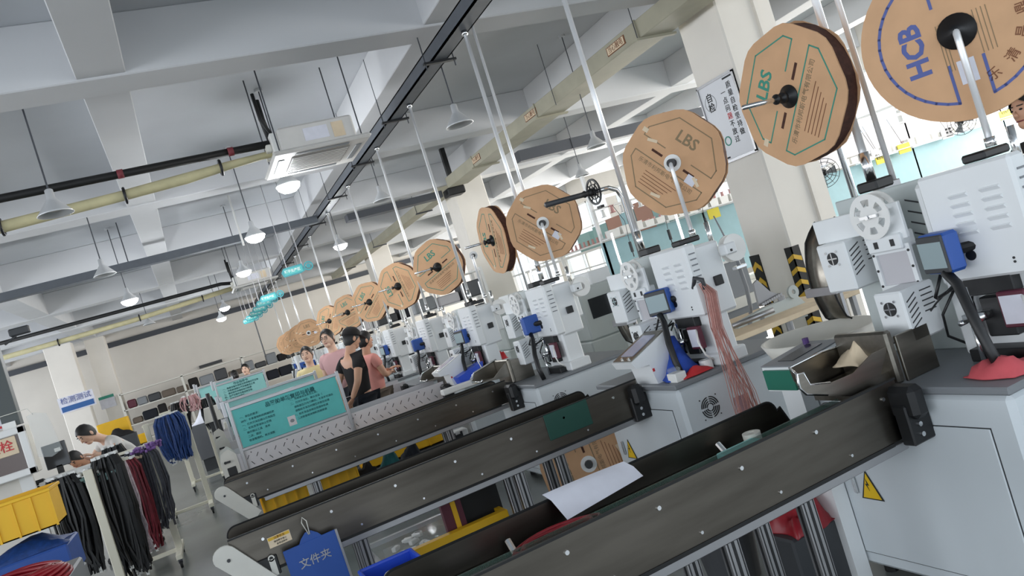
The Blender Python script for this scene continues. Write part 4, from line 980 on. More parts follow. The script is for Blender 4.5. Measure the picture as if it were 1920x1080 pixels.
# ================================================================ pegboard conveyors and teal boards (4th machine onwards)
def peg(y, n, x1, label, slits=True):
    t = thing('pegboard_conveyor', label, 'conveyor', (.1, y, 0), 'conveyors with slotted white side panels')
    p = MB().box(.14, x1, y, y+.012, .74, .95, b=.002).build('side_panel', 'peg_white', t)
    if slits:
        k = 0; x = .24
        while x < x1-.1 and k < 24:
            for (dx, dz, s_) in ((0, .885, 1), (.03, .815, -1)):
                MB().box(-.003, .003, -.002, .0, -.022, .022, M=Matrix.Translation((x+dx, y, dz)) @ Matrix.Rotation(s_*.6, 4, 'Y')).build('slit', 'ink_black', p)
            if k % 4 == 0: MB().cyl((x+.04, y+.001, .925), (x+.04, y-.003, .925), .006, 8).build('stud', 'black', p)
            x += .092; k += 1
    MB().box(.14, x1, y+.38, y+.39, .74, .97).build('far_panel', 'peg_white', t)
    MB().box(.10, x1, y+.014, y+.376, .80, .81).build('belt', 'green_belt', t)
    MB().box(.14, x1, y, y+.03, .70, .74, b=.003).build('lower_rail', 'alu', t)
    for x in (.5, 1.7): leg_pair(t, x, y+.04, y+.35, .70)
    # white end plate with a black window
    for yy, dz in ((y+.0, 0.0), (y+.39, .0)):
        e = MB().prism([(-.02, yy-.012, .70), (.14, yy-.012, .70), (.14, yy-.012, .96), (.08, yy-.012, 1.03), (.0, yy-.012, 1.0), (-.03, yy-.012, .9)], (0, .012, 0)).build('end_plate', 'off_white', t)
        MB().box(.02, .105, yy-.018, yy-.011, .77, .85, b=.004).build('end_window', 'black', e)
        MB().cyl((.02, yy-.02, .91), (.02, yy-.045, .91), .014, 8).box(.01, .07, yy-.05, yy-.03, .90, .92).build('knob', 'black', e)
    MB().cyl((.03, y+.02, .80), (.03, y+.37, .80), .035, 14).build('roller', 'alu', t, True)
    return t
def board(y, x0, x1, z0, z1, label, full, post=True):
    t = thing('notice_board', label, 'board', (x0, y, .9), 'teal work instruction boards')
    box('panel', 'teal' if full else 'teal_pale', t, x0, x1, y-.012, y-.004, z0, z1)
    for a in ((x0-.02, x1+.02, z1, z1+.035), (x0-.02, x1+.02, z0-.03, z0)): MB().box(a[0], a[1], y-.022, y+.004, a[2], a[3], b=.004).build('rail', 'alu', t)
    for x, za in ((x0-.04, z1+.10), (x1+.01, z1+.05)):
        MB().box(x, x+.032, y-.024, y+.008, .64, za, b=.004).build('post', 'alu', t)
    MB().box(x0-.085, x0-.045, y-.0, y+.03, z1-.05, z1+.12, b=.004).build('post_bracket', 'alu', t)
    if full:
        F_ = lambda x, z: frame((x, y-.0128, z), (1, 0, 0), (0, 0, 1))
        text('title', '品管的单额复印与机量', .052, F_((x0+x1)/2+.04, z1-.055), 'ink_teal', t, .025)
        L1 = ['一、单位的要求：', '动作：手拿着物料的两端轻放', '一、打开开关后确认灯亮起来', '二、如有异常请停止使用', '　操作确认工具　清单', '　二次、调试', '　检查整理机、再次调整']
        L2 = ['一、先检查设备是否正常。', '二、打开开关后，确认设备（', '　请检查压力与刀模位、不良不可流出', '　调整机不良及时隔离并报告处理', '一、如不良品连续出现请停机调', '　二次检查相关物料再继续调']
        for k, s_ in enumerate(L1): text('lettering', s_, .026, F_(x0+.05, z1-.10-k*.041), 'ink_teal', t, .012, 'LEFT')
        for k, s_ in enumerate(L2): text('lettering', s_, .026, F_(x0+(x1-x0)*.52, z1-.09-k*.041), 'ink_teal', t, .012, 'LEFT')
        h_ = MB().box(x0+.49, x0+.57, y-.014, y-.011, z0+.05, z0+.15, b=.002).build('sticker', 'peg_white', t)
        MB().sphere((x0+.53, y-.015, z0+.10), .022, 12, 8, (1, .1, .8)).build('drawing', 'mid_grey', h_)
    return t
peg(8.4, 4, 2.42, 'slotted white conveyor side below the large teal board'); peg(10.25, 5, 2.45, 'second slotted white conveyor side, right behind the teal board'); peg(12.3, 6, 2.4, 'third slotted white conveyor behind the man in black', False)
peg(14.3, 7, 2.4, 'fourth slotted white conveyor farther down the row', False); peg(16.4, 8, 2.4, 'farthest slotted white conveyor', False)
BX0, BX1, BZ0, BZ1 = at(433, 773, Y=8.4).x+.01, at(628, 706.5, Y=8.4).x, .99, 1.385
board(8.4, BX0, BX1, BZ0, BZ1, 'large teal notice board with dark lettering nearest the camera', True)
board(10.3, .215, 1.34, 1.0, 1.41, 'pale teal notice board directly behind the large one', False)
b3 = board(14.35, .27, 1.05, 1.20, 1.60, 'teal notice board standing above and behind, third in line', False)
for k in range(8): text('lettering', ['作业指导书', '一、检查设备外观有无异常情况并记录', '二、开机前请确认气压值是否正常', '三、调试首件并做好拉力检测', '四、生产过程中注意自检互检', '五、不良品及时隔离', '六、下班关闭电源气源', '七、保持现场清洁'][k], .05 if k == 0 else .036, frame((.66 if k == 0 else .34, 14.335, 1.56-k*.047), (1, 0, 0), (0, 0, 1)), 'ink_teal', b3, .01, 'CENTER' if k == 0 else 'LEFT')
board(16.4, -.02, .6, 1.30, 1.64, 'leftmost small teal board, farthest in line', False)
crate('yellow crate behind the third conveyor under the slotted side panel', 1.25, 2.2, 7.95, 8.3, .40, .62, grp='plastic crates')
tag(MB().box(1.2, 2.3, 7.9, 8.35, .0, .38, b=.01).build('low_cabinet', 'mid_grey'), 'low grey cabinet under the yellow crate behind the third conveyor', 'cabinet')
sb = thing('storage_bin', 'blue plastic bin on the table of the fourth machine', 'bin', (2.6, 7.95, .9))
MB().prism([(2.46, 7.88, .905), (2.72, 7.88, .905), (2.76, 7.88, 1.06), (2.44, 7.88, .98)], (0, .2, 0)).build('bin_body', 'blue_plastic', sb)
sb = thing('white_tray', 'white plastic tray edge beneath the blue bin', 'tray', (2.4, 7.8, .9))
MB().box(2.2, 2.75, 7.76, 7.86, .86, .92, b=.01).build('tray_body', 'white_plastic', sb)

# ================================================================ hanging teal signs
for k, (px, py, y, s) in enumerate(((557, 505, 13.5, 1.0), (509, 556, 17.5, .95), (500, 566, 19, .95), (492, 577, 20.5, .95), (484, 586, 22, .9), (476, 594, 23.8, .9), (470, 600, 25.6, .9))):
    c = at(px, py, Y=y)
    t = thing('hanging_sign', ['teal hanging sign with round badge nearest the camera', 'foremost sign of the far overlapping teal signs', 'second of the far overlapping teal signs', 'third of the far overlapping teal signs', 'fourth of the far overlapping teal signs', 'fifth of the far overlapping teal signs', 'last of the far overlapping teal signs'][k], 'sign', c, 'teal hanging signs')
    L_ = .24*s
    MB().prism([(c.x-L_, c.y, c.z-.08), (c.x-L_-.03, c.y, c.z), (c.x-L_+.02, c.y, c.z+.07), (c.x+.1, c.y, c.z+.08), (c.x+.13, c.y, c.z-.05), (c.x+.05, c.y, c.z-.08)], (0, .012, 0)).build('plate', 'sign_teal', t)
    MB().prism([(c.x-L_+.02, c.y-.003, c.z-.055), (c.x-L_+.02, c.y-.003, c.z+.045), (c.x+.09, c.y-.003, c.z+.05), (c.x+.09, c.y-.003, c.z-.05)], (0, .003, 0)).build('inner_panel', 'teal', t)
    MB().ring((c.x+.2*s, c.y, c.z+.01), (0, -1, 0), .055, .08, .01, 20).cyl((c.x+.2*s, c.y, c.z+.01), (c.x+.2*s, c.y-.006, c.z+.01), .04, 16).build('badge', 'sign_teal', t)
    text('lettering', '端子生产区', .055, frame((c.x-.08, c.y-.004, c.z), (1, 0, 0), (0, 0, 1)), 'white_plastic', t, .02)
    for x in (c.x-.16, c.x+.1): MB().cyl((x, c.y+.006, c.z+.06), (x, c.y+.006, SLAB), .006, 6).build('hanger', 'alu', t)
    if k == 6: MB().cyl((c.x+.1, c.y, c.z-.05), (c.x+.1, c.y, 1.9), .02, 8).build('post', 'dark_grey', t)

# ================================================================ left side: racks with wire bundles
def bundle(name, label, c, L, m, wid=.12, n=48, seed=1, grp='wire bundles on the racks', tips='white_plastic'):
    rnd = random.Random(seed); t = thing(name, label, 'wires', c, grp); M_ = MB(); e = MB(); c = V(c)
    for k in range(n):
        a = rnd.uniform(-1, 1); b = rnd.uniform(-1, 1); ln = L*rnd.uniform(.86, 1.02)
        p = [c+V((a*wid*.5, b*.05, 0)), c+V((a*wid*.75, b*.07, .04)), c+V((a*wid, b*.1, -.05)), c+V((a*wid*1.05+rnd.uniform(-.02, .02), b*.1, -ln*.45)), c+V((a*wid*.85+rnd.uniform(-.03, .03), b*.08, -ln*.8)), c+V((a*wid*.7+rnd.uniform(-.04, .04), b*.08, -ln))]
        M_.tube(p, .012, 4)
        if k % 4 == 0: e.box(p[-1].x-.012, p[-1].x+.012, p[-1].y-.008, p[-1].y+.008, p[-1].z-.02, p[-1].z+.01); q = p[1]; e.box(q.x-.015, q.x+.015, q.y-.012, q.y+.012, q.z, q.z+.025)
    o = M_.build('wire_strands', m, t); o['kind'] = 'stuff'
    o = e.build('end_connectors', tips, t); o['kind'] = 'stuff'
    return t
def rack(x0, x1, y, z, label, posts, fr=.0):
    t = thing('hanging_rack', label, 'rack', (x0, y, 0), 'rolling racks at the left')
    MB().box(x0, x1, y-.015, y+.015, z-.03, z, b=.003).build('top_bar', 'rack_cream', t)
    for px_ in posts:
        MB().box(px_-.035, px_+.035, y-.06-fr, y-.015-fr, .12, z+.01, b=.004).build('post', 'rack_cream', t)
        if fr: MB().box(px_-.02, px_+.02, y-.03-fr, y, z-.04, z-.005).build('bracket', 'rack_cream', t)
        MB().box(px_-.03, px_+.03, y-.45, y+.4, .09, .14, b=.004).build('foot_bar', 'rack_cream', t)
        for yy in (y-.42, y+.37):
            w_ = MB().cyl((px_-.012, yy, .04), (px_+.012, yy, .04), .04, 14).build('caster', 'black_rubber', t)
            MB().box(px_-.02, px_+.02, yy-.02, yy+.02, .05, .09).build('caster_fork', 'steel_dark', w_)
    MB().box(min(posts)-.02, max(posts)+.02, y-.04, y-.0, .10, .14, b=.003).build('base_bar', 'rack_cream', t)
    return t
rack(-1.42, -.75, 8.0, 1.31, 'cream hanging rack nearest the camera holding the black wires', (-1.06,), .18)
bundle('wire_bundle', 'thick bundle of black wires left of the cream rack post', (-1.29, 7.98, 1.28), .86, 'bundle_black', .15, 110, 1)
bundle('wire_bundle', 'long black wire bundle right of the cream rack post', (-.93, 7.98, 1.33), 1.05, 'bundle_black', .13, 110, 2)
bundle('wire_bundle', 'pale thin wire bundle between the black and red bundles', (-.84, 8.12, 1.25), .85, 'bundle_white', .06, 24, 3)
rack(-1.2, -.58, 9.3, 1.30, 'second cream hanging rack holding the red and grey wires', (-1.15, -.66))
bundle('wire_bundle', 'dark red wire bundle on the second rack', at(232, 872, Y=9.1), .92, 'bundle_red', .15, 90, 4)
bundle('wire_bundle', 'charcoal grey wire bundle on the second rack', at(262, 850, Y=9.28), .85, 'bundle_grey', .17, 110, 5)
bundle('wire_bundle', 'black wire bundle just behind the workers table on the second rack', (-1.0, 9.42, 1.34), .5, 'bundle_black', .12, 40, 6)
rack(-.85, -.25, 12.0, 1.42, 'tall cream rack with the blue wires', (-.80, -.30))
bundle('wire_bundle', 'bright blue wire bundle with white connector ends', (-.50, 11.9, 1.42), .62, 'bundle_blue', .2, 110, 7)
rack(-.75, .1, 15.0, 1.45, 'farther cream rack behind the blue wires', (-.55, -.05))
bundle('wire_bundle', 'small dark wire bundle on the farther rack', (-.42, 14.9, 1.50), .5, 'bundle_black', .14, 40, 8)
bundle('wire_bundle', 'pinkish wires along the top of the farther rack', (-.2, 14.9, 1.55), .25, 'cloth_rose', .18, 30, 9)
bundle('wire_bundle', 'black wires on the right of the farther rack', (.05, 14.9, 1.42), .6, 'bundle_black', .12, 40, 10)
for k, (px, py, l) in enumerate(((185, 893, 'green knotted tag ribbons on top of the nearest rack post'), (150, 890, 'pale connectors heaped on the nearest rack bar'), (235, 865, 'cream bag of connectors on the second rack bar'), (275, 838, 'mauve connector strip along the second rack bar'))):
    c = at(px, py, Y=7.95 if k < 2 else 9.2); m = ['box_teal', 'white_plastic', 'paper_warm', 'lilac'][k]
    t = thing('connector_heap', l, 'connectors', c, 'heaps on the rack bars'); rnd = random.Random(k+40); M_ = MB()
    for j in range(34): d = V((rnd.uniform(-.15, .15), rnd.uniform(-.05, .05), rnd.uniform(-.04, .03))); M_.box(-.022, .022, -.014, .014, -.012, .012, b=.004, M=Matrix.Translation(c+d) @ Matrix.Rotation(rnd.uniform(0, 3), 4, 'Z') @ Matrix.Rotation(rnd.uniform(0, 3), 4, 'X'))
    o = M_.build('connectors', m, t); o['kind'] = 'stuff'
# crates at the lower left
ca, cb = at(88, 915, Y=5.5), at(105, 985, Y=5.5)
TL = Matrix.Translation((ca.x, 5.5, cb.z))
crate('yellow ribbed crate at the lower left edge', -.5, 0, -.0, .35, 0, ca.z-cb.z, ribs=5, M=TL)
bc = thing('plastic_crate', 'blue crate heaped with wires under the yellow crate at the lower left', 'crate', (ca.x-.2, 5.5, .8), 'plastic crates')
zb_ = cb.z-.02
MB().box(ca.x-.5, ca.x+.02, 5.45, 5.9, zb_-.30, zb_-.10, b=.01).build('crate_body', 'blue_folder', bc)
rag('wire_heap', 'dark heap of wires in the blue crate', 'wires', (ca.x-.24, 5.65, zb_-.10), .24, .17, .10, 'bundle_blue', 14)
tag(MB().box(ca.x-.6, ca.x+.0, 5.4, 6.0, 0, zb_-.31, b=.02).build('storage_trolley', 'mid_grey'), 'grey trolley under the blue crate at the lower left', 'trolley')
q = at(40, 1092, Y=4.0)
rc = thing('wire_coil', 'thick coil of dark red wire at the bottom left corner', 'wire coil', q)
for k in range(10): MB().tube([(q.x-.1+(.27-.008*k)*math.cos(a), 4.1+(.2-.005*k)*math.sin(a), q.z-.04+.012*(k % 5)+.008*math.sin(3*a+k)) for a in [i*math.pi/14 for i in range(28)]], .010, 6, cyc=True).build('loop', 'red_wire', rc, True)
tag(MB().box(q.x-.5, q.x+.16, 3.9, 4.5, 0, q.z-.055, b=.01).build('side_table', 'mid_grey'), 'grey side table under the red wire coil at the bottom left', 'table')
# work table with monitor
wt = thing('work_table', 'white work table with clutter in front of the two seated workers', 'table', (-1.4, 9.6, 0))
MB().box(-1.95, -1.0, 9.55, 10.1, 1.14, 1.18, b=.005).build('table_top', 'off_white', wt)
for x in (-1.9, -1.05):
    for y in (9.6, 10.05): MB().box(x-.02, x+.02, y-.02, y+.02, 0, 1.14).build('leg', 'rack_cream', wt)
bd = MB().box(-1.75, -1.1, 9.5, 9.75, 1.2, 1.27, b=.01).build('parts_tray', 'white_plastic', wt)
rag('white_parts', 'heap of white parts on the work table', 'parts', (-1.35, 9.8, 1.185), .2, .1, .08, 'white_plastic', 15)
mo = thing('monitor', 'small black monitor with a pale label on the work table', 'monitor', (-1.6, 9.9, 1.2))
MB().box(-1.72, -1.48, 9.98, 10.0, 1.33, 1.6, b=.006).build('screen', 'screen_dark', mo); MB().box(-1.6, -1.54, 9.972, 9.98, 1.5, 1.54).build('label', 'white_plastic', mo); MB().box(-1.63, -1.57, 9.98, 10.02, 1.18, 1.35).build('stand', 'black', mo)
lk = thing('stapler', 'black hand tool lying at the front edge of the work table', 'tool', (-1.75, 9.52, 1.2))
MB().box(-1.84, -1.66, 9.5, 9.56, 1.182, 1.23, b=.015).build('body', 'black', lk); MB().box(-1.8, -1.68, 9.5, 9.55, 1.235, 1.29, b=.02).build('lever', 'black', lk)
# far shelf along the wall
fs = thing('far_shelf', 'long white shelf with dark stock along the far wall', 'shelf', (-.5, 31, 0))
for x in (-2.55, -.45, 1.7, 3.8): MB().box(x-.04, x+.04, 30.7, 31.5, 0, 2.25).build('post', 'off_white', fs)
for z in (.45, 1.05, 1.62, 2.2): MB().box(-2.55, 3.8, 30.7, 31.5, z-.035, z).build('shelf_board', 'off_white', fs)
rnd = random.Random(3)
cols = ['cloth_black', 'maroon', 'dark_grey', 'cloth_navy', 'cloth_olive', 'mid_grey']
for z in (1.05, 1.62):
    x = -2.4; ns_ = 0
    while x < 3.6:
        w_ = rnd.uniform(.3, .55); ns_ += 1; cc_ = cols[rnd.randrange(6)]
        tag(MB().box(x, x+w_-.04, 30.8, 31.3, z, z+rnd.uniform(.18, .42), b=.04).build('stock_box', cc_), '%s stock package, %s from the left on the %s far wall shelf' % ({'cloth_black': 'black', 'maroon': 'dark red', 'dark_grey': 'dark grey', 'cloth_navy': 'navy', 'cloth_olive': 'brown', 'mid_grey': 'grey'}[cc_], nth(ns_), 'lower' if z < 1.5 else 'upper'), 'package', 'packages on the far shelf'); x += w_
c = at(405, 685, Y=31)
tag(box('wall_plate', 'dark_grey', None, c.x-.55, c.x+.35, 33.9, 33.98, c.z+.1, c.z+.22), 'thin dark plate on the far wall over the shelf', 'plate')
for k, (px, py, y) in enumerate(((217, 812, 24), (264, 826, 26))):
    c = at(px, py, Y=y)
    t = thing('plastic_crate', ['yellow bin on the floor left of the far shelf', 'small yellow bin under the far shelf'][k], 'crate', (c.x, y, 0), 'plastic crates')
    h_ = .35 if k == 0 else .18
    MB().box(c.x-.4+.12*k, c.x+.38-.12*k, y, y+.5, c.z-.1, c.z+h_, b=.02).build('bin_body', 'yellow_crate', t); MB().box(c.x-.25, c.x+.25, y+.1, y+.45, 0, c.z-.1).build('bin_stand', 'dark_grey', t)
    if k == 0: rag('wire_heap', 'dark tangle lying against the yellow bin', 'wires', (c.x+.15, y-.25, c.z-.12), .3, .15, .25, 'cloth_black', 50)
    if k == 0: tag(box('low_stand', 'dark_grey', None, c.x-.2, c.x+.5, y-.45, y-.05, 0, c.z-.125), 'dark low stand in front of the far yellow bin', 'stand')
gc = at(390, 790, Y=17)
t = thing('grey_bin', 'large grey bin standing beyond the blue wires', 'bin', (gc.x, 17, 0))
MB().prism([(gc.x-.32, 17, 0.25), (gc.x+.3, 17, .25), (gc.x+.38, 17, .95), (gc.x-.38, 17, .95)], (0, .5, 0)).build('bin_body', 'crate_grey', t); MB().box(gc.x-.3, gc.x+.3, 17.05, 17.45, 0, .25).build('bin_base', 'dark_grey', t)
rag('packing_wrap', 'white wrap heaped on the grey bin', 'wrap', (gc.x, 17.25, .955), .32, .2, .3, 'paper', 51)
for k, (px, py) in enumerate(((398, 775), (428, 768), (435, 800))):
    c = at(px, py, Y=12.6+k*.5)
    tag(MB().prism([(c.x-.14, c.y, c.z-.12), (c.x+.14, c.y, c.z-.12), (c.x+.1, c.y, c.z+.1), (c.x-.1, c.y, c.z+.1)], (0, .25, 0)).build('machine_cover', 'off_white' if k != 1 else 'mid_grey'), ['pale machine cover left of the teal boards', 'grey machine cover beside the board post', 'lower pale machine cover left of the teal boards'][k], 'cover', 'covers beside the boards')
    tag(box('cover_stand', 'dark_grey', None, c.x-.08, c.x+.08, c.y+.05, c.y+.2, 0, c.z-.122), 'dark stand under the %s cover' % ['first', 'second', 'third'][k], 'stand')
c = at(392, 750, Y=12.4)
tag(MB().cyl((c.x, 12.4, 0.0), (c.x, 12.4, c.z+.1), .03, 10).build('black_cylinder', 'black'), 'black upright tube left of the teal boards', 'tube')

# ================================================================ background on the right: benches, racks, boxes
def bench(x0, x1, y, zt, label, n=10):
    t = thing('assembly_bench', label, 'bench', (x0, y, 0), 'assembly benches in the background')
    MB().box(x0, x1, y, y+.03, .9, zt, b=.004).build('back_panel', 'blue_panel', t)
    MB().box(x0, x1, y-.6, y, .78, .82, b=.004).build('table_top', 'off_white', t)
    for x in (x0+.04, (x0+x1)/2, x1-.04): MB().box(x-.02, x+.02, y-.0, y+.06, 0, zt+1.0).build('post', 'window_frame', t)
    for z in (zt+.04, zt+.48, zt+.72): MB().cyl((x0, y-.02, z), (x1, y-.02, z), .014, 8).build('tube_rail', 'window_frame', t)
    MB().box(x0, x1, y-.25, y, zt+.02, zt+.035).build('shelf', 'window_frame', t)
    MB().box(x0+.2, x1-.2, y-.16, y-.10, zt+.60, zt+.64, b=.01).build('light_tube', 'lamp_dim', t)
    if x0 > 8: MB().box(x0, x1, y+.0, y+.01, zt+.16, zt+.46).build('card_panel', 'board_grey', t)
    return t
zp = at(1720, 262, Y=9.6).z
zp = 1.93
bench(5.6, 9.3, 9.6, zp, 'light blue backed assembly bench left of the column'); bench(9.6, 14.75, 9.6, zp, 'light blue backed assembly bench right of the column')
rnd = random.Random(12)
x = 5.7; nb = 0
while x < 14.2:
    if not (9.1 < x < 9.7):
        nb += 1
        h_ = rnd.uniform(.08, .13)
        tag(MB().prism([(x, 9.42, zp+.036), (x+.14, 9.42, zp+.036), (x+.15, 9.42, zp+.036+h_), (x-.01, 9.42, zp+.036+h_)], (0, .15, 0)).build('parts_bin', 'white_plastic'), 'small white parts bin on the bench shelf, %s from the left' % nth(nb), 'bin', 'white bins along the bench shelf')
    x += .2
for k, (px, py, w_, h_, m, l) in enumerate(((1695, 278, .30, .16, 'card_yellow', 'yellow card hanging below the red star mark'), (1652, 300, .26, .12, 'card_yellow', 'yellow and grey card at the left of the bench rail'), (1885, 215, .34, .16, 'card_yellow', 'yellow striped card near the man at the right edge'), (1338, 400, .22, .15, 'card_yellow', 'yellow green card left of the column'), (1775, 250, .30, .18, 'board_grey', 'grey card with black squares'), (1640, 285, .2, .1, 'board_grey', 'small grey card above the yellow one'))):
    c = at(px, py, Y=9.4)
    t = thing('hanging_card', l, 'card', c, 'cards on the benches')
    MB().box(c.x-w_/2, c.x+w_/2, 9.39, 9.40, c.z-h_/2, c.z+h_/2).build('card', m, t)
    MB().cyl((c.x, 9.40, c.z+h_/2), (c.x, 9.56, zp+.6), .004, 5).build('cord', 'dark_grey', t)
    if k in (4,):
        for a in (-.02, .07):
            for b in (-.01, .05): MB().box(c.x+a, c.x+a+.045, 9.384, 9.39, c.z+b, c.z+b+.035).build('square', 'ink_black', t)
        MB().box(c.x-.03, c.x+.13, 9.384, 9.39, c.z-.06, c.z-.025).build('bar', 'ink_black', t)
    elif k in (1, 2): text('lettering', '安全生产', .055, frame((c.x, 9.386, c.z+.04), (1, 0, 0), (0, 0, 1)), 'ink_black', t, .01)
    elif k == 0: text('lettering', '★★', .05, frame((c.x-.02, 9.386, c.z+.11), (1, 0, 0), (0, 0, 1)), 'tape_red', t)
for k in range(22):
    x = 5.75+k*.16; zz = zp+.34+(.03 if k % 2 else 0)
    tag(MB().lathe([(.045, 0), (.045, .012), (.028, .014), (.022, .10), (.04, .102), (.04, .112)], (x, 9.545, zz), n=10).cyl((x, 9.545, zz+.11), (x, 9.57, zp+.49), .003, 5).build('thread_bobbin', ['white_plastic', 'thread_pink', 'white_plastic', 'board_grey'][k % 4]), '%s bobbin hanging above the left bench shelf, %s from the left' % (['white', 'pink', 'white', 'grey'][k % 4], nth(k+1)), 'bobbin', 'bobbins above the bench')
for k in range(5):
    x = 5.9+k*.68
    t = thing('hanging_tool', ['thin', 'short', 'dark', 'long', 'bent'][k]+' pneumatic tool hanging over the left bench', 'tool', (x, 9.3, zp), 'tools over the bench')
    MB().cyl((x, 9.35, zp-.25), (x, 9.35, zp-.10), .022, 10).cyl((x, 9.35, zp-.32), (x, 9.35, zp-.25), .008, 8).build('body', 'dark_grey', t); MB().tube([(x, 9.35, zp-.1), (x+.02, 9.34, zp+.2), (x, 9.5, zp+.48)], .004, 5).build('cord', 'black', t)
def wallfan(c, label, face=(-.6, -.8, -.2)):
    t = thing('wall_fan', label, 'fan', c, 'industrial fans'); c = V(c); n = V(face).normalized(); q = n.to_track_quat('Z', 'Y')
    m = MB()
    for r in (.06, .12, .18, .235): m.tube([c+q @ V((r*math.cos(a), r*math.sin(a), .05*(1-r/.25))) for a in [i*math.pi/12 for i in range(24)]], .005, 5, cyc=True)
    for k in range(12): a = k*math.pi/6; m.tube([c+q @ V((.03*math.cos(a), .03*math.sin(a), .05)), c+q @ V((.235*math.cos(a), .235*math.sin(a), 0)), c+q @ V((.03*math.cos(a), .03*math.sin(a), -.08))], .003, 4)
    m.build('cage', 'dark_grey', t)
    for k in range(3):
        a = k*2*math.pi/3; MB().prism([c+q @ V((.03*math.cos(a+b), .03*math.sin(a+b), 0)) for b in (-.5, .5)]+[c+q @ V((.2*math.cos(a+b), .2*math.sin(a+b), z)) for b, z in ((.45, .02), (-.25, -.02))], n*.004).build('blade', 'mid_grey', t)
    MB().cyl(c-n*.04, c-n*.16, .055, 14).build('motor', 'black', t)
    MB().tube([c-n*.14, c-n*.2-V((0, 0, .1)), (c.x-n.x*.2, c.y-n.y*.2, zp+.75)], .015, 6).build('bracket', 'dark_grey', t)
    return t
wallfan(at(1803, 228, Y=9.2), 'wire caged fan over the bench behind the large round spool')
wallfan(at(1545, 325, Y=9.2), 'wire caged fan just right of the column')
# long spool rail with pink wire spools, running away beside the windows
pA, pB = at(1366, 361, X=8.6), at(1068, 463, X=8.6)
pA.y = max(pA.y, 10.85)
t = thing('spool_rail', 'long white rail shelf with pink wire spools below the windows', 'rail shelf', (8.6, pA.y, 0))
zr = (pA.z+pB.z)/2-.12
for dx in (-.08, .12): MB().cyl((8.6+dx, pA.y-1, zr), (8.6+dx, pB.y+2, zr), .016, 8).build('rail', 'window_frame', t)
MB().cyl((8.5, pA.y-1, zr-.45), (8.5, pB.y+2, zr-.45), .016, 8).build('rail', 'window_frame', t)
yy = pA.y-1
while yy < pB.y+2: MB().box(8.56, 8.62, yy-.02, yy+.02, 0, zr+.02).build('post', 'window_frame', t); yy += 2.3
n = 34
for k in range(n):
    y = pA.y-.8+(pB.y-pA.y+1.6)*k/(n-1)
    tag(MB().lathe([(.05, .016), (.05, .03), (.03, .03), (.022, .13), (.035, .13), (.035, .14)], (8.62, y, zr), n=8).build('wire_spool', 'thread_pink' if k % 5 else 'box_brown', None), 'small pink wire spool on the long rail shelf, %s from the camera end' % nth(k+1), 'spool', 'pink wire spools on the rail')
for k, (px, py, m, s_, l) in enumerate(((1108, 448, 'box_teal', .42, 'pale teal carton at the left end of the high carton row'), (1140, 432, 'box_teal', .45, 'pale teal carton second from the left in the high row'), (1165, 418, 'box_brown', .42, 'brown carton behind the chrome post'), (1218, 388, 'box_brown', .40, 'brown carton second from the right in the high row'), (1190, 408, 'blue_panel', .35, 'grey blue carton between the two brown cartons'), (1252, 370, 'box_teal', .5, 'teal carton at the right of the high row behind the spool'))):
    c = at(px, py, X=9.6)
    tag(MB().box(c.x-.2, c.x+.25, c.y-s_*.8, c.y+s_*.8, 2.0, c.z+.18, b=.01).build('carton', m), l, 'carton', 'cartons on the high shelf')
t = thing('carton_shelf', 'white shelf carrying the row of cartons', 'shelf', (9.6, 15, 0))
MB().box(9.3, 10.0, 10.5, 22, 1.95, 2.0).build('shelf_board', 'window_frame', t)
for y in (10.6, 14, 18, 21.9): MB().box(9.3, 9.36, y-.03, y+.03, 0, 1.95).box(9.94, 10.0, y-.03, y+.03, 0, 1.95).build('post', 'window_frame', t)
# grey control units and racks behind the machines
def unit(x, y, label, s=1.0):
    t = thing('processing_unit', label, 'machine', (x, y, 0), 'grey units behind the machine row')
    MB().box(x, x+1.1*s, y, y+.6, 0, .8, b=.015).build('base_cabinet', 'grey_machine', t)
    b = MB().box(x+.05, x+1.05*s, y+.05, y+.55, .8, 1.45, b=.02).build('housing', 'grey_machine', t)
    MB().box(x+.15, x+.45*s, y+.044, y+.052, 1.05, 1.3, b=.003).build('screen', 'screen_dark', b)
    MB().box(x+.55*s, x+.95*s, y+.044, y+.052, 1.1, 1.35, b=.003).build('label_panel', 'paper', b)
    text('lettering', '端子机', .08, frame((x+.75*s, y+.043, 1.28), (1, 0, 0), (0, 0, 1)), 'ink_black', b)
    for k in range(5): MB().box(x+.5*s+k*.09, x+.56*s+k*.09, y+.04, y+.05, .86, 1.02).build('drawer_slot', 'purple', b)
    MB().box(x+.3, x+.6, y+.1, y+.5, 1.45, 1.62, b=.01).build('top_box', 'white_machine', t)
    MB().cyl((x+.9*s, y+.3, 1.45), (x+.9*s, y+.3, 2.0), .016, 8).build('pole', 'chrome', t)
    return t
for k, (x, y) in enumerate(((4.25, 6.8), (4.3, 8.3), (4.3, 11.0), (4.3, 13.4))): unit(x, y, ['grey processing unit behind the second and third machines', 'grey processing unit behind the third machine spool', 'grey processing unit behind the fourth machine', 'farthest grey processing unit behind the oblique spools'][k])
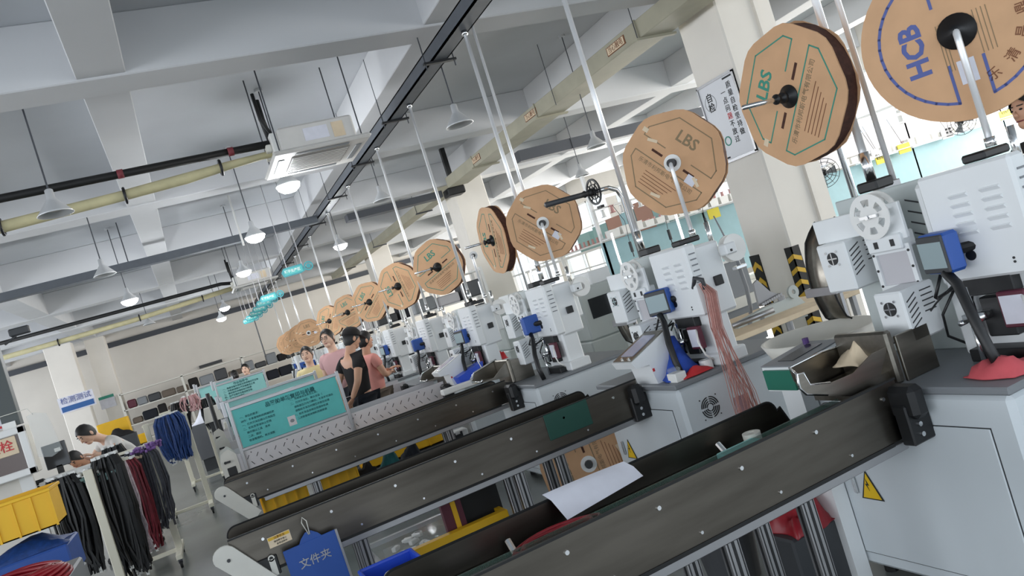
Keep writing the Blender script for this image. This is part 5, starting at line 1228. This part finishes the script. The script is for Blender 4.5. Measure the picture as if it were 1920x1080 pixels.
for k, (x, y) in enumerate(((4.4, 16.0), (4.4, 19.5), (4.4, 23))):
    t = thing('storage_rack', 'white storage rack with dark tubs behind the %s machines' % ['fourth and fifth', 'sixth', 'farthest'][k], 'rack', (x, y, 0), 'white racks behind the machines')
    for a in (0, 1.8):
        for b in (0, .6): MB().box(x+a-.03, x+a+.03, y+b-.03, y+b+.03, 0, 2.35).build('post', 'window_frame', t)
    for z in (.6, 1.2, 1.75, 2.3): MB().box(x, x+1.8, y, y+.6, z-.03, z).build('shelf_board', 'window_frame', t)
    for z in (.6, 1.2, 1.75):
        for j in range(3): tag(MB().box(x+.1+j*.57, x+.6+j*.57, y+.05, y+.5, z, z+[.3, .22, .36][(j+k) % 3], b=.03).build('stock_tub', ['mid_grey', 'dark_grey', 'board_grey', 'cloth_navy', 'crate_grey'][(j*2+k) % 5]), 'dark tub, %s on the %s shelf of the %s white rack' % (['left', 'middle', 'right'][j], {.6: 'low', 1.2: 'middle', 1.75: 'high'}[z], ['nearest', 'second', 'farthest'][k]), 'tub', 'tubs on the white racks')
# steel feeder arm and bench in front of the column
fa_ = thing('wire_feeder', 'pale metal feeder arm with slots and chain in front of the column', 'feeder', (4.3, 4.9, 1.1))
a_, b_ = at(1385, 615, Y=5.0), at(1512, 572, Y=5.0); ux = (b_-a_).normalized(); F_ = frame(a_, ux, V((-ux.z, 0, ux.x))); L_ = (b_-a_).length
m = MB(); m.prism([F_ @ V(p) for p in ((0, -.05, 0), (0, .04, 0), (L_*.45, .09, 0), (L_*.9, .11, 0), (L_, .02, 0), (L_*.98, -.09, 0), (L_*.6, -.07, 0))], F_.col[2].xyz*-.05); m.build('arm_plate', 'grey_machine', fa_)
for u_ in (.12, .30): MB().prism([F_ @ V(p) for p in ((L_*u_, -.04, .002), (L_*u_+.04, -.04, .002), (L_*u_+.06, .045, .002), (L_*u_+.02, .045, .002))], F_.col[2].xyz*.003).build('slot', 'mid_grey', fa_)
MB().ring(F_ @ V((L_*.85, .14, .0)), F_.col[2].xyz, .02, .055, .02, 20).build('pulley', 'grey_machine', fa_)
m = MB()
for k in range(9): m.cyl(F_ @ V((L_*.38+.025*k, .12+.004*k, -.02)), F_ @ V((L_*.38+.025*k, .12+.004*k, .03)), .013, 8)
m.prism([F_ @ V(p) for p in ((L_*.35, .12, 0), (L_*.7, .14, 0), (L_*.55, .2, 0), (L_*.42, .32, 0), (L_*.36, .30, 0))], F_.col[2].xyz*-.02)
m.build('chain_block', 'alu', fa_)
MB().cyl((4.4, 5.03, 0), (4.4, 5.03, 1.0), .03, 10).build('support_post', 'alu', fa_)
fb_ = thing('feeder_bench', 'bench with steel rails in front of the column between the first and second machines', 'bench', (3.9, 4.9, 0))
MB().box(3.55, 4.9, 4.7, 5.6, .84, .88, b=.004).build('bench_top', 'paper_warm', fb_)
for x in (3.6, 4.85):
    for y in (4.75, 5.55): MB().box(x-.02, x+.02, y-.02, y+.02, 0, .84).build('leg', 'alu', fb_)
MB().cyl((3.75, 4.9, .93), (4.05, 4.75, .96), .022, 10).build('roller', 'alu', fb_, True)
for k, (x, y) in enumerate(((3.72, 5.4),)):
    t = thing('air_pipe_stand', 'bent grey hose stand left of the column', 'stand', (4.2, 5.5, .88))
    p = [at(a, b, Y=5.5) for a, b in ((1338, 405), (1362, 450), (1380, 480), (1388, 505), (1400, 540), (1408, 580), (1405, 605))]
    MB().tube(p, [.006, .008, .016, .018, .018, .018, .012], 8).build('hose', 'mid_grey', t, True)
    c = at(1388, 500, Y=5.45); MB().box(c.x-.05, c.x+.07, 5.44, 5.5, c.z-.015, c.z+.015, b=.004).build('clamp', 'chrome', t)
sc_ = thing('sheet_cover', 'grey sheet metal cover with a white strip behind the second machine', 'cover', (3.9, 5.9, 0))
ca_, cb_ = at(1325, 510, Y=5.9), at(1440, 560, Y=5.9)
MB().box(ca_.x, ca_.x+.46, 5.9, 5.92, .55, ca_.z+.02, b=.003).build('sheet', 'mid_grey', sc_); MB().box(ca_.x, ca_.x+.44, 5.87, 5.9, ca_.z-.42, ca_.z-.32).build('strip', 'off_white', sc_); MB().box(ca_.x, ca_.x+.46, 5.88, 5.92, ca_.z+.02, ca_.z+.04).build('edge', 'white_plastic', sc_)
MB().box(ca_.x+.05, ca_.x+.1, 5.9, 5.95, 0, .55).box(ca_.x+.38, ca_.x+.43, 5.9, 5.95, 0, .55).build('leg', 'alu', sc_)

# ================================================================ people
def skin_mesh(joints, edges, rad, sub=2, root=0):
    me = bpy.data.meshes.new('skin'); bm = bmesh.new(); L = bm.verts.layers.skin.verify()
    names = list(joints); vs = {}
    for i, k in enumerate(names):
        v = bm.verts.new(joints[k]); vs[k] = v; r = rad[k]; v[L].radius = r if isinstance(r, tuple) else (r, r); v[L].use_root = (i == root)
    for a, b in edges: bm.edges.new((vs[a], vs[b]))
    bm.to_mesh(me); bm.free()
    o = bpy.data.objects.new('skin', me); COL.objects.link(o)
    m = o.modifiers.new('s', 'SKIN'); m.use_smooth_shade = True; m.branch_smoothing = .3
    m = o.modifiers.new('u', 'SUBSURF'); m.levels = m.render_levels = sub
    r = bpy.data.meshes.new_from_object(o.evaluated_get(bpy.context.evaluated_depsgraph_get()))
    bpy.data.objects.remove(o); bpy.data.meshes.remove(me); return r
def link_mesh(me, name, m, parent, extra=None):
    if extra:
        bm = bmesh.new(); bm.from_mesh(me); me2 = bpy.data.meshes.new('t'); extra.bm.to_mesh(me2); bm.from_mesh(me2); bm.to_mesh(me); bm.free(); extra.bm.free(); bpy.data.meshes.remove(me2)
    me.materials.clear(); me.materials.append(MATS[m]); me.name = name
    for p in me.polygons: p.use_smooth = True; p.material_index = 0
    o = bpy.data.objects.new(name, me); COL.objects.link(o); o.parent = parent; return o
def hand(M_, w, d, side, n_up):
    """palm and five fingers continuing from the wrist w along d, slightly curled."""
    d = V(d).normalized(); s = d.cross(V(n_up)).normalized(); n = s.cross(d)
    pc = w+d*.045
    M_.sphere(w+d*.05, .04, 10, 8, (1, 1, 1), M=None) if False else None
    q = Matrix(((s.x, n.x, d.x, pc.x), (s.y, n.y, d.y, pc.y), (s.z, n.z, d.z, pc.z), (0, 0, 0, 1)))
    M_.sphere((0, 0, 0), 1, 12, 8, (.040, .017, .052), M=q)
    for i, (u, l) in enumerate(((-.028, .065), (-.010, .075), (.009, .07), (.027, .055))):
        b = w+d*.085+s*u
        M_.tube([b-d*.02, b+d*l*.4-n*.004, b+d*l*.75-n*.018, b+d*l*.9-n*.034], [.009, .0085, .008, .006], 6)
    b = w+d*.03+s*(-.034*side); M_.tube([b, b+d*.03-s*.022*side-n*.01, b+d*.055-s*.026*side-n*.024], [.011, .01, .008], 6)
def person(label, loc, rot, J=None, hair='hair', shirt='cloth_black', pants='cloth_navy', skin='skin', h=1.72, cap=None, glasses=False, longhair=False, headyaw=0, headtilt=0, sleeve=.55):
    s = h/1.72
    P = dict(pelvis=(0, 0, .94), belly=(0, .01, 1.08), chest=(0, 0, 1.27), neck0=(0, -.005, 1.42), neck=(0, .01, 1.49), head0=(0, .03, 1.56), head1=(0, .025, 1.64), head2=(0, .015, 1.69),
             shL=(-.17, 0, 1.39), shR=(.17, 0, 1.39), elL=(-.22, -.03, 1.12), elR=(.22, -.03, 1.12), wrL=(-.2, .12, .93), wrR=(.2, .12, .93),
             hiL=(-.09, 0, .90), hiR=(.09, 0, .90), knL=(-.10, .03, .50), knR=(.10, .03, .50), anL=(-.10, 0, .09), anR=(.10, 0, .09), toL=(-.11, .14, .04), toR=(.11, .14, .04))
    if J: P.update(J)
    P = {k: V(v)*s for k, v in P.items()}
    Rd = dict(pelvis=(.13, .10), belly=(.12, .09), chest=(.14, .10), neck0=.07, neck=.052, head0=(.066, .078), head1=(.074, .09), head2=(.058, .07), shL=.058, shR=.058, elL=.04, elR=.04, wrL=.028, wrR=.028, hiL=.085, hiR=.085, knL=.058, knR=.058, anL=.038, anR=.038, toL=.03, toR=.03)
    Rd = {k: ((v[0]*s, v[1]*s) if isinstance(v, tuple) else v*s) for k, v in Rd.items()}
    E_ = [('pelvis', 'belly'), ('belly', 'chest'), ('chest', 'neck0'), ('neck0', 'neck'), ('neck', 'head0'), ('head0', 'head1'), ('head1', 'head2'), ('chest', 'shL'), ('chest', 'shR'), ('shL', 'elL'), ('shR', 'elR'), ('elL', 'wrL'), ('elR', 'wrR'), ('pelvis', 'hiL'), ('pelvis', 'hiR'), ('hiL', 'knL'), ('hiR', 'knR'), ('knL', 'anL'), ('knR', 'anR'), ('anL', 'toL'), ('anR', 'toR')]
    t = thing('person', label, 'person', (0, 0, 0))
    body = skin_mesh(P, E_, Rd)
    ex = MB()
    for a, b, sd in (('elL', 'wrL', -1), ('elR', 'wrR', 1)): hand(ex, P[b], P[b]-P[a], sd, (0, 0, 1) if abs((P[b]-P[a]).normalized().z) < .8 else (0, 1, 0))
    hc = (P['head0']+P['head1'])/2; up = (P['head2']-P['neck']).normalized()
    HM = Matrix.Translation(hc) @ Matrix.Rotation(headyaw, 4, 'Z') @ Matrix.Rotation(headtilt, 4, 'X')
    # skull, nose, ears, chin belong to the body mesh
    ex.sphere((0, .01, .02), 1, 18, 14, (.076*s, .096*s, .115*s), M=HM); ex.sphere((0, .055*s, -.055*s), 1, 12, 8, (.042*s, .042*s, .04*s), M=HM)
    ex.prism([HM @ V(p) for p in ((-.012*s, .098*s, -.005*s), (.012*s, .098*s, -.005*s), (0, .100*s, .03*s))], (HM.to_3x3() @ V((0, .018*s, -.012*s))))
    for sx in (-1, 1): ex.sphere((sx*.078*s, .0, .01), 1, 8, 6, (.012*s, .02*s, .03*s), M=HM)
    b = link_mesh(body, 'body', skin, t, ex)
    f = MB()
    for sx in (-1, 1): f.sphere((sx*.03*s, .097*s, .03*s), 1, 8, 6, (.012*s, .006*s, .006*s), M=HM); f.box(sx*.03*s-.016*s, sx*.03*s+.016*s, .09*s, .104*s, .05*s, .056*s, M=HM)
    f.build('eyes', 'hair', t, True)
    MB().box(-.022*s, .022*s, .088*s, .100*s, -.040*s, -.033*s, b=.002, M=HM).build('mouth', 'maroon' if False else 'tape_red', t)
    if glasses:
        g_ = MB()
        for sx in (-1, 1): g_.ring(HM @ V((sx*.032*s, .106*s, .03*s)), HM.to_3x3() @ V((0, 1, 0)), .021*s, .025*s, .003, 14)
        g_.build('glasses', 'black', t)
    # hair
    hm = MB(); rings, seg = 7, 16; vs, fs = [], []
    for j in range(rings+1):
        ph = j/rings*math.pi*.62
        for i in range(seg):
            th = 2*math.pi*i/seg; front = max(0, math.sin(th)); back = max(0, -math.sin(th))
            p_ = ph*(1-.52*front)*(1+(.35 if not longhair else .55)*back)
            vs.append(HM @ V((.086*s*math.sin(p_)*math.cos(th), .012*s+.106*s*math.sin(p_)*math.sin(th), .022*s+.125*s*math.cos(p_))))
    for j in range(rings):
        for i in range(seg): fs.append((j*seg+i, (j+1)*seg+i, (j+1)*seg+(i+1) % seg, j*seg+(i+1) % seg))
    hm._add(vs, fs); hm.build('hair', hair, t, True)
    if longhair: MB().sphere((0, -.11*s, .0), 1, 10, 8, (.05*s, .05*s, .06*s), M=HM).build('hair_bun', hair, t, True)
    if cap:
        MB().lathe([(.001, .15*s), (.05*s, .145*s), (.085*s, .11*s), (.098*s, .06*s), (.096*s, .045*s)], (0, .005, 0), n=18, M=HM @ Matrix.Diagonal((1, 1.12, 1, 1))).build('cap', cap, t, True)
        MB().prism([HM @ V((.075*s*math.cos(a), .08*s+.10*s*math.sin(a), .05*s-.02*math.sin(a))) for a in [i*math.pi/8 for i in range(9)]], HM.to_3x3() @ V((0, 0, .008))).build('cap_peak', cap, t)
    # shirt and trousers follow the body, a little larger
    def mid(a, b, f_): return P[a].lerp(P[b], f_)
    S = dict(chest=P['chest'], belly=P['belly'], hem=P['pelvis']+V((0, 0, -.03)), nk=P['neck0'].lerp(P['neck'], .3), shL=P['shL'], shR=P['shR'], uL=mid('shL', 'elL', sleeve), uR=mid('shR', 'elR', sleeve))
    Sr = dict(chest=(.163*s, .122*s), belly=(.152*s, .118*s), hem=(.158*s, .125*s), nk=.088*s, shL=.074*s, shR=.074*s, uL=.064*s, uR=.064*s)
    if J and 'pelvis' in J: Sr.update(chest=.16*s, belly=.15*s, hem=.155*s, nk=.075*s)
    link_mesh(skin_mesh(S, [('chest', 'belly'), ('belly', 'hem'), ('chest', 'nk'), ('chest', 'shL'), ('chest', 'shR'), ('shL', 'uL'), ('shR', 'uR')], Sr), 'shirt', shirt, t)
    T = {k: P[k] for k in ('pelvis', 'hiL', 'hiR', 'knL', 'knR')}; T['aL'] = P['anL']+V((0, 0, .02)); T['aR'] = P['anR']+V((0, 0, .02))
    Tr = dict(pelvis=(.145*s, .112*s), hiL=.10*s, hiR=.10*s, knL=.075*s, knR=.075*s, aL=.06*s, aR=.06*s)
    link_mesh(skin_mesh(T, [('pelvis', 'hiL'), ('pelvis', 'hiR'), ('hiL', 'knL'), ('hiR', 'knR'), ('knL', 'aL'), ('knR', 'aR')], Tr), 'trousers', pants, t)
    for a, b in (('anL', 'toL'), ('anR', 'toR')):
        c = (P[a]+P[b])/2; d = P[b]-P[a]; yaw = math.atan2(d.y, d.x)-math.pi/2
        MB().box(-.045, .045, -.13, .12, -.0, .075, b=.02, M=Matrix.Translation((c.x, c.y, 0)) @ Matrix.Rotation(yaw, 4, 'Z')).build('shoe', 'black', t)
    t.location = loc; t.rotation_euler = (0, 0, rot)
    return t
# facing: rot 0 looks along +Y; negative turns to the right
person('man in a black cap and black T-shirt seen from behind', (1.66, 9.2, 0), D(-70), dict(elL=(-.24, -.12, 1.13), wrL=(-.12, -.17, .97), elR=(.24, -.14, 1.14), wrR=(.08, -.17, .98), head0=(0, .07, 1.55), head1=(0, .075, 1.62), head2=(0, .06, 1.68), neck=(0, .03, 1.48)), shirt='cloth_black', pants='cloth_navy', cap='cloth_black', h=1.84, headtilt=-.35)
person('man in a salmon pink shirt with folded arms facing the machines', (1.96, 9.75, 0), D(-75), dict(elL=(-.22, .06, 1.14), wrL=(.02, .24, 1.18), elR=(.22, .06, 1.14), wrR=(-.02, .26, 1.14)), shirt='cloth_pink', pants='cloth_olive', h=1.74)
person('man with glasses and pale pink shirt behind the man in the cap', (1.79, 11.0, 0), D(140), dict(elL=(-.22, .05, 1.12), wrL=(-.08, .24, 1.10)), shirt='cloth_rose', pants='cloth_navy', skin='skin_pale', glasses=True, h=1.92)
person('woman in a pale yellow top holding her hands together', (1.50, 11.5, 0), D(170), dict(elL=(-.21, .04, 1.14), wrL=(-.04, .24, 1.18), elR=(.21, .04, 1.14), wrR=(.04, .25, 1.20)), shirt='cloth_yellow', pants='cloth_olive', skin='skin_pale', h=1.78, headyaw=-.2)
person('dark haired woman in pink and black facing the camera beyond the teal boards', (1.03, 18.3, 0), D(160), shirt='cloth_rose', skin='skin_pale', h=1.84, longhair=True)
person('person with black hair seen from behind beyond the teal boards', (.80, 18.9, 0), D(10), shirt='cloth_rose', skin='skin_pale', h=1.78, longhair=True)
bend = dict(pelvis=(0, -.10, .90), belly=(0, -.04, 1.03), chest=(0, .10, 1.22), neck0=(0, .22, 1.36), neck=(0, .27, 1.40), head0=(0, .34, 1.44), head1=(0, .38, 1.50), head2=(0, .37, 1.56), shL=(-.17, .16, 1.30), shR=(.17, .16, 1.30), elL=(-.24, .28, 1.16), elR=(.24, .28, 1.16), wrL=(-.14, .46, 1.24), wrR=(.14, .46, 1.24), hiL=(-.09, -.1, .88), hiR=(.09, -.1, .88))
person('worker in a white shirt bending over the work table at the left', (-1.02, 10.95, 0), D(125), bend, shirt='cloth_white', pants='cloth_navy', skin='skin_pale', h=1.83, headtilt=-.6)
bend2 = {k: (v[0], v[1], v[2]-.0) for k, v in bend.items()}
person('worker in black bending low over the table beside the monitor', (-1.33, 10.75, 0), D(150), bend2, shirt='cloth_black', pants='cloth_navy', h=1.56, headtilt=-.7)
person('man with short black hair in a black shirt at the right edge', (at(1942, 215, Y=3.3).x, 3.3, 0), D(80), shirt='cloth_black', h=1.95)
